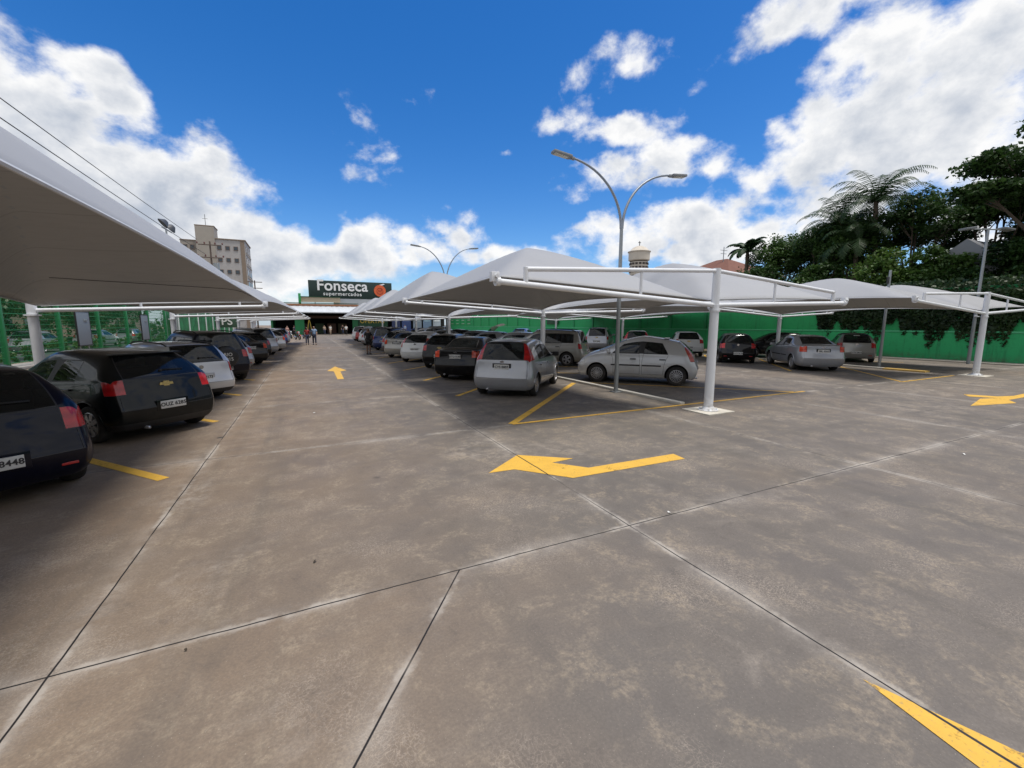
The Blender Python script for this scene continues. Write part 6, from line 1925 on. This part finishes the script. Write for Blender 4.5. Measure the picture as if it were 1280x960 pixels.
CLOUDS = [
   ((9.783, 3.094, 2.647), -0.024, (1.126, -1.104, 5.686), 0.015, 1.45),
   ((9.619, 2.354, 2.317), -0.022, (1.67, -2.044, 9.169), 0.01, 1.4),
   ((7.076, 1.343, 1.091), -0.026, (1.281, -1.649, 9.499), 0.008, 1.45),
   ((7.238, 0.635, 0.688), -0.021, (0.925, -1.459, 9.86), 0.007, 1.45),
   ((17.962, 2.825, 5.318), -0.011, (4.522, -7.355, 21.433), 0.005, 0.75),
   ((23.655, 3.546, 6.276), -0.008, (3.9, -6.642, 20.583), 0.006, 0.8),
   ((13.484, 1.152, 2.305), -0.012, (2.552, -5.494, 20.708), 0.005, 0.7),
   ((5.971, -0.276, 0.352), -0.018, (0.837, -2.153, 15.453), 0.004, 1.3),
   ((12.331, -1.702, 0.774), -0.006, (0.426, -3.544, 18.018), 0.004, 0.9),
   ((9.156, -2.649, 0.258), -0.004, (-0.321, -2.673, 16.618), 0.004, 1.0),
   ((2.582, -4.972, -1.702), 0.036, (-2.804, -0.153, 7.349), 0.015, 0.9),
   ((5.533, -6.299, -2.019), 0.015, (-10.773, -4.647, 21.734), 0.007, 0.95),
   ((3.314, -5.337, -1.325), 0.027, (-3.316, -0.632, 10.257), 0.01, 1.0),
   ((4.081, -7.864, -3.277), 0.023, (-7.094, -0.214, 15.957), 0.008, 1.0),
   ((13.169, -7.584, -0.529), 0.002, (-4.385, -6.774, 17.201), 0.009, 0.78),
   ((6.759, -4.68, -0.757), 0.006, (-9.111, -10.104, 23.594), 0.007, 0.62),
   ((5.779, -4.397, -0.639), 0.008, (-7.991, -7.948, 26.322), 0.005, 0.74),
   ((4.868, -4.192, -0.572), 0.011, (-3.989, -3.26, 15.543), 0.007, 0.85),
   ((2.243, -2.476, -0.26), 0.032, (-2.742, -1.174, 15.043), 0.005, 1.0),
   ((4.003, -6.022, -1.048), 0.021, (-3.48, -0.749, 14.102), 0.006, 0.95),
   ((3.654, -10.008, -2.301), 0.023, (-1.998, 0.366, 8.56), 0.009, 0.95),
   ((5.291, -2.113, 0.084), -0.003, (-1.838, -5.456, 26.803), 0.003, 0.32),
   ((21.844, -3.662, 2.426), -0.003, (0.106, -5.653, 15.04), 0.009, 0.34),
   ((28.341, -9.305, 1.947), -0.001, (-4.262, -18.822, 39.163), 0.004, 0.12),
   ((39.551, -17.926, 0.388), -0.0, (-11.167, -25.671, 72.158), 0.001, 0.25),
   ((5.962, -8.721, -3.168), 0.015, (-6.849, -1.539, 14.477), 0.01, 0.9),
   ((6.987, -3.676, -0.038), 0.002, (-1.934, -3.34, 28.382), 0.003, 0.75),
   ((11.933, -13.252, -2.548), 0.006, (-11.888, -6.206, 38.54), 0.003, 0.5),
]
SKY_SAT = 1.36; SKY_STR = .108; CLOUD_STR = .70; SUN_E = 2.5; SUN_ANG = 16.0; EXPO = .50
# ------------------------------------------------------------------ sky, sun, camera
SUN_EL, SUN_AZ = 76.0, 135.0     # azimuth measured clockwise from +Y
w = bpy.data.worlds.new('World'); scene.world = w; w.use_nodes = True
nt = w.node_tree
bg = nt.nodes['Background']
sk = N(nt, 'ShaderNodeTexSky', sky_type='NISHITA'); sk.sun_disc = False
sk.sun_elevation = R(SUN_EL); sk.sun_rotation = R(SUN_AZ)
sk.air_density = 1.0; sk.dust_density = .6; sk.ozone_density = 4.0; sk.altitude = 500
hs_ = N(nt, 'ShaderNodeHueSaturation'); hs_.inputs['Saturation'].default_value = SKY_SAT; hs_.inputs['Value'].default_value = 1.0; hs_.inputs['Hue'].default_value = .507
lnk(nt, sk.outputs[0], hs_.inputs['Color'])
lnk(nt, hs_.outputs[0], bg.inputs['Color']); bg.inputs['Strength'].default_value = SKY_STR
D = N(nt, 'ShaderNodeTexCoord').outputs['Generated']
D = vmth(nt, 'NORMALIZE', D)
def fbm(vec, scale, detail=9, rough=.6, dist=0.0): return noise(nt, vec, scale, detail, rough, dist)
# flattened coordinates: clouds get smaller towards the horizon
sp_ = N(nt, 'ShaderNodeSeparateXYZ'); lnk(nt, D, sp_.inputs[0])
den = mth(nt, 'ADD', mth(nt, 'MAXIMUM', sp_.outputs['Z'], 0.0), .32)
pc = N(nt, 'ShaderNodeCombineXYZ'); lnk(nt, mth(nt, 'DIVIDE', sp_.outputs['X'], den), pc.inputs[0]); lnk(nt, mth(nt, 'DIVIDE', sp_.outputs['Y'], den), pc.inputs[1]); lnk(nt, mth(nt, 'MULTIPLY', sp_.outputs['Z'], 1.6), pc.inputs[2])
PCV = pc.outputs[0]
wv = N(nt, 'ShaderNodeTexNoise'); wv.inputs['Scale'].default_value = 3.0; wv.inputs['Detail'].default_value = 4; lnk(nt, D, wv.inputs['Vector'])
wsub = vmth(nt, 'SUBTRACT', wv.outputs['Color'], (.5, .5, .5))
wsc = N(nt, 'ShaderNodeVectorMath', operation='SCALE'); lnk(nt, wsub, wsc.inputs[0]); wsc.inputs['Scale'].default_value = .20
DW = vmth(nt, 'ADD', D, wsc.outputs[0])
mask = None
for (U, cu, V, cv, wt_) in CLOUDS:
    a = mth(nt, 'SUBTRACT', vmth(nt, 'DOT_PRODUCT', DW, U, 1), cu)
    b_ = mth(nt, 'SUBTRACT', vmth(nt, 'DOT_PRODUCT', DW, V, 1), cv)
    r2 = mth(nt, 'ADD', mth(nt, 'MULTIPLY', a, a), mth(nt, 'MULTIPLY', b_, b_))
    val = mth(nt, 'MULTIPLY', mth(nt, 'SUBTRACT', 1.0, mth(nt, 'MULTIPLY', r2, .62)), wt_)
    if mask is None: mask = val
    else:
        n = N(nt, 'ShaderNodeMath', operation='SMOOTH_MAX'); lnk(nt, mask, n.inputs[0]); lnk(nt, val, n.inputs[1]); n.inputs[2].default_value = .25; mask = n.outputs[0]
mask = mth(nt, 'MAXIMUM', mask, -.6)
# cloud added behind the viewer, out of view, to neutralise blue reflections
back = mth(nt, 'ADD', mth(nt, 'MULTIPLY', sp_.outputs['X'], -.434), mth(nt, 'MULTIPLY', sp_.outputs['Y'], -.901))
mask = mth(nt, 'ADD', mask, mrange(nt, back, -.58, -.2, 0, 1.5))
CD = vmth(nt, 'MULTIPLY', D, (1.0, 1.0, 1.35))
f1 = fbm(CD, 6.0, 12, .60, .15)
f2 = fbm(CD, 22, 8, .6, .1)
bil = N(nt, 'ShaderNodeTexVoronoi', feature='SMOOTH_F1'); bil.inputs['Scale'].default_value = 17; bil.inputs['Smoothness'].default_value = .6
lnk(nt, vmth(nt, 'ADD', CD, vmth(nt, 'MULTIPLY', wsc.outputs[0], (.4, .4, .4))), bil.inputs['Vector'])
puff = mth(nt, 'SUBTRACT', .45, bil.outputs['Distance'])
dens = mth(nt, 'ADD', mth(nt, 'ADD', mth(nt, 'MULTIPLY', mask, .70), mth(nt, 'MULTIPLY', mth(nt, 'SUBTRACT', f1, .5), 1.85)),
           mth(nt, 'ADD', mth(nt, 'MULTIPLY', mth(nt, 'SUBTRACT', f2, .5), .75), mth(nt, 'MULTIPLY', puff, .55)))
alpha = mrange(nt, dens, .12, .62)
alpha = mth(nt, 'POWER', alpha, 1.1)
# broad haze-white near the horizon
hz = mrange(nt, sp_.outputs['Z'], .10, .0, 0, .75)
# shading inside the clouds: grey where thick and on the lower sides
up_ = vmth(nt, 'ADD', CD, (.0, -.01, .045))
f1b = fbm(up_, 6.0, 7, .60, .15)
rel = mth(nt, 'SUBTRACT', f1, f1b)
shade = mth(nt, 'ADD', mrange(nt, dens, .35, 1.10, .0, .78), mth(nt, 'MULTIPLY', rel, -2.6))
shade = mth(nt, 'ADD', shade, mth(nt, 'MULTIPLY', mth(nt, 'SUBTRACT', fbm(CD, 13, 7, .62), .5), .8), True)
cc = mixc(nt, shade, (1.0, 1.0, 1.0), (.50, .555, .65))
bc = N(nt, 'ShaderNodeBackground'); lnk(nt, cc, bc.inputs['Color']); bc.inputs['Strength'].default_value = CLOUD_STR
bh = N(nt, 'ShaderNodeBackground'); bh.inputs['Color'].default_value = (.62, .76, .95, 1); bh.inputs['Strength'].default_value = .55
m0 = N(nt, 'ShaderNodeMixShader'); lnk(nt, hz, m0.inputs[0]); lnk(nt, bg.outputs[0], m0.inputs[1]); lnk(nt, bh.outputs[0], m0.inputs[2])
m1 = N(nt, 'ShaderNodeMixShader'); lnk(nt, alpha, m1.inputs[0]); lnk(nt, m0.outputs[0], m1.inputs[1]); lnk(nt, bc.outputs[0], m1.inputs[2])
lnk(nt, m1.outputs[0], nt.nodes['World Output'].inputs['Surface'])
w.cycles.sampling_method = 'MANUAL'; w.cycles.sample_map_resolution = 512

sl = bpy.data.lights.new('sun', 'SUN'); sl.energy = SUN_E; sl.angle = R(SUN_ANG); sl.color = (1.0, .95, .88)
so = bpy.data.objects.new('sun', sl); COL.objects.link(so)
el, az = R(SUN_EL), R(SUN_AZ)
sd_ = Vector((math.sin(az) * math.cos(el), math.cos(az) * math.cos(el), math.sin(el)))
so.rotation_euler = sd_.to_track_quat('Z', 'Y').to_euler(); so.location = (0, 0, 40)

cam = bpy.data.cameras.new('camera'); cam.sensor_width = 36; cam.sensor_fit = 'HORIZONTAL'
cam.lens = 530.0 / 1280 * 36; cam.clip_start = .05; cam.clip_end = 3000
co = bpy.data.objects.new('camera', cam); COL.objects.link(co)
co.location = (0, 0, 1.9)
co.rotation_euler = (R(90) - math.atan(75 / 530), 0, R(-25.7))
scene.camera = co
vs_ = scene.view_settings
vs_.view_transform = 'Standard'; vs_.look = 'None'; vs_.gamma = 1; vs_.use_curve_mapping = False; vs_.exposure = EXPO
scene.cycles.max_bounces = 8; scene.cycles.transparent_max_bounces = 12
scene.cycles.use_denoising = True
for m in list(DUM): bpy.data.materials.remove(m)
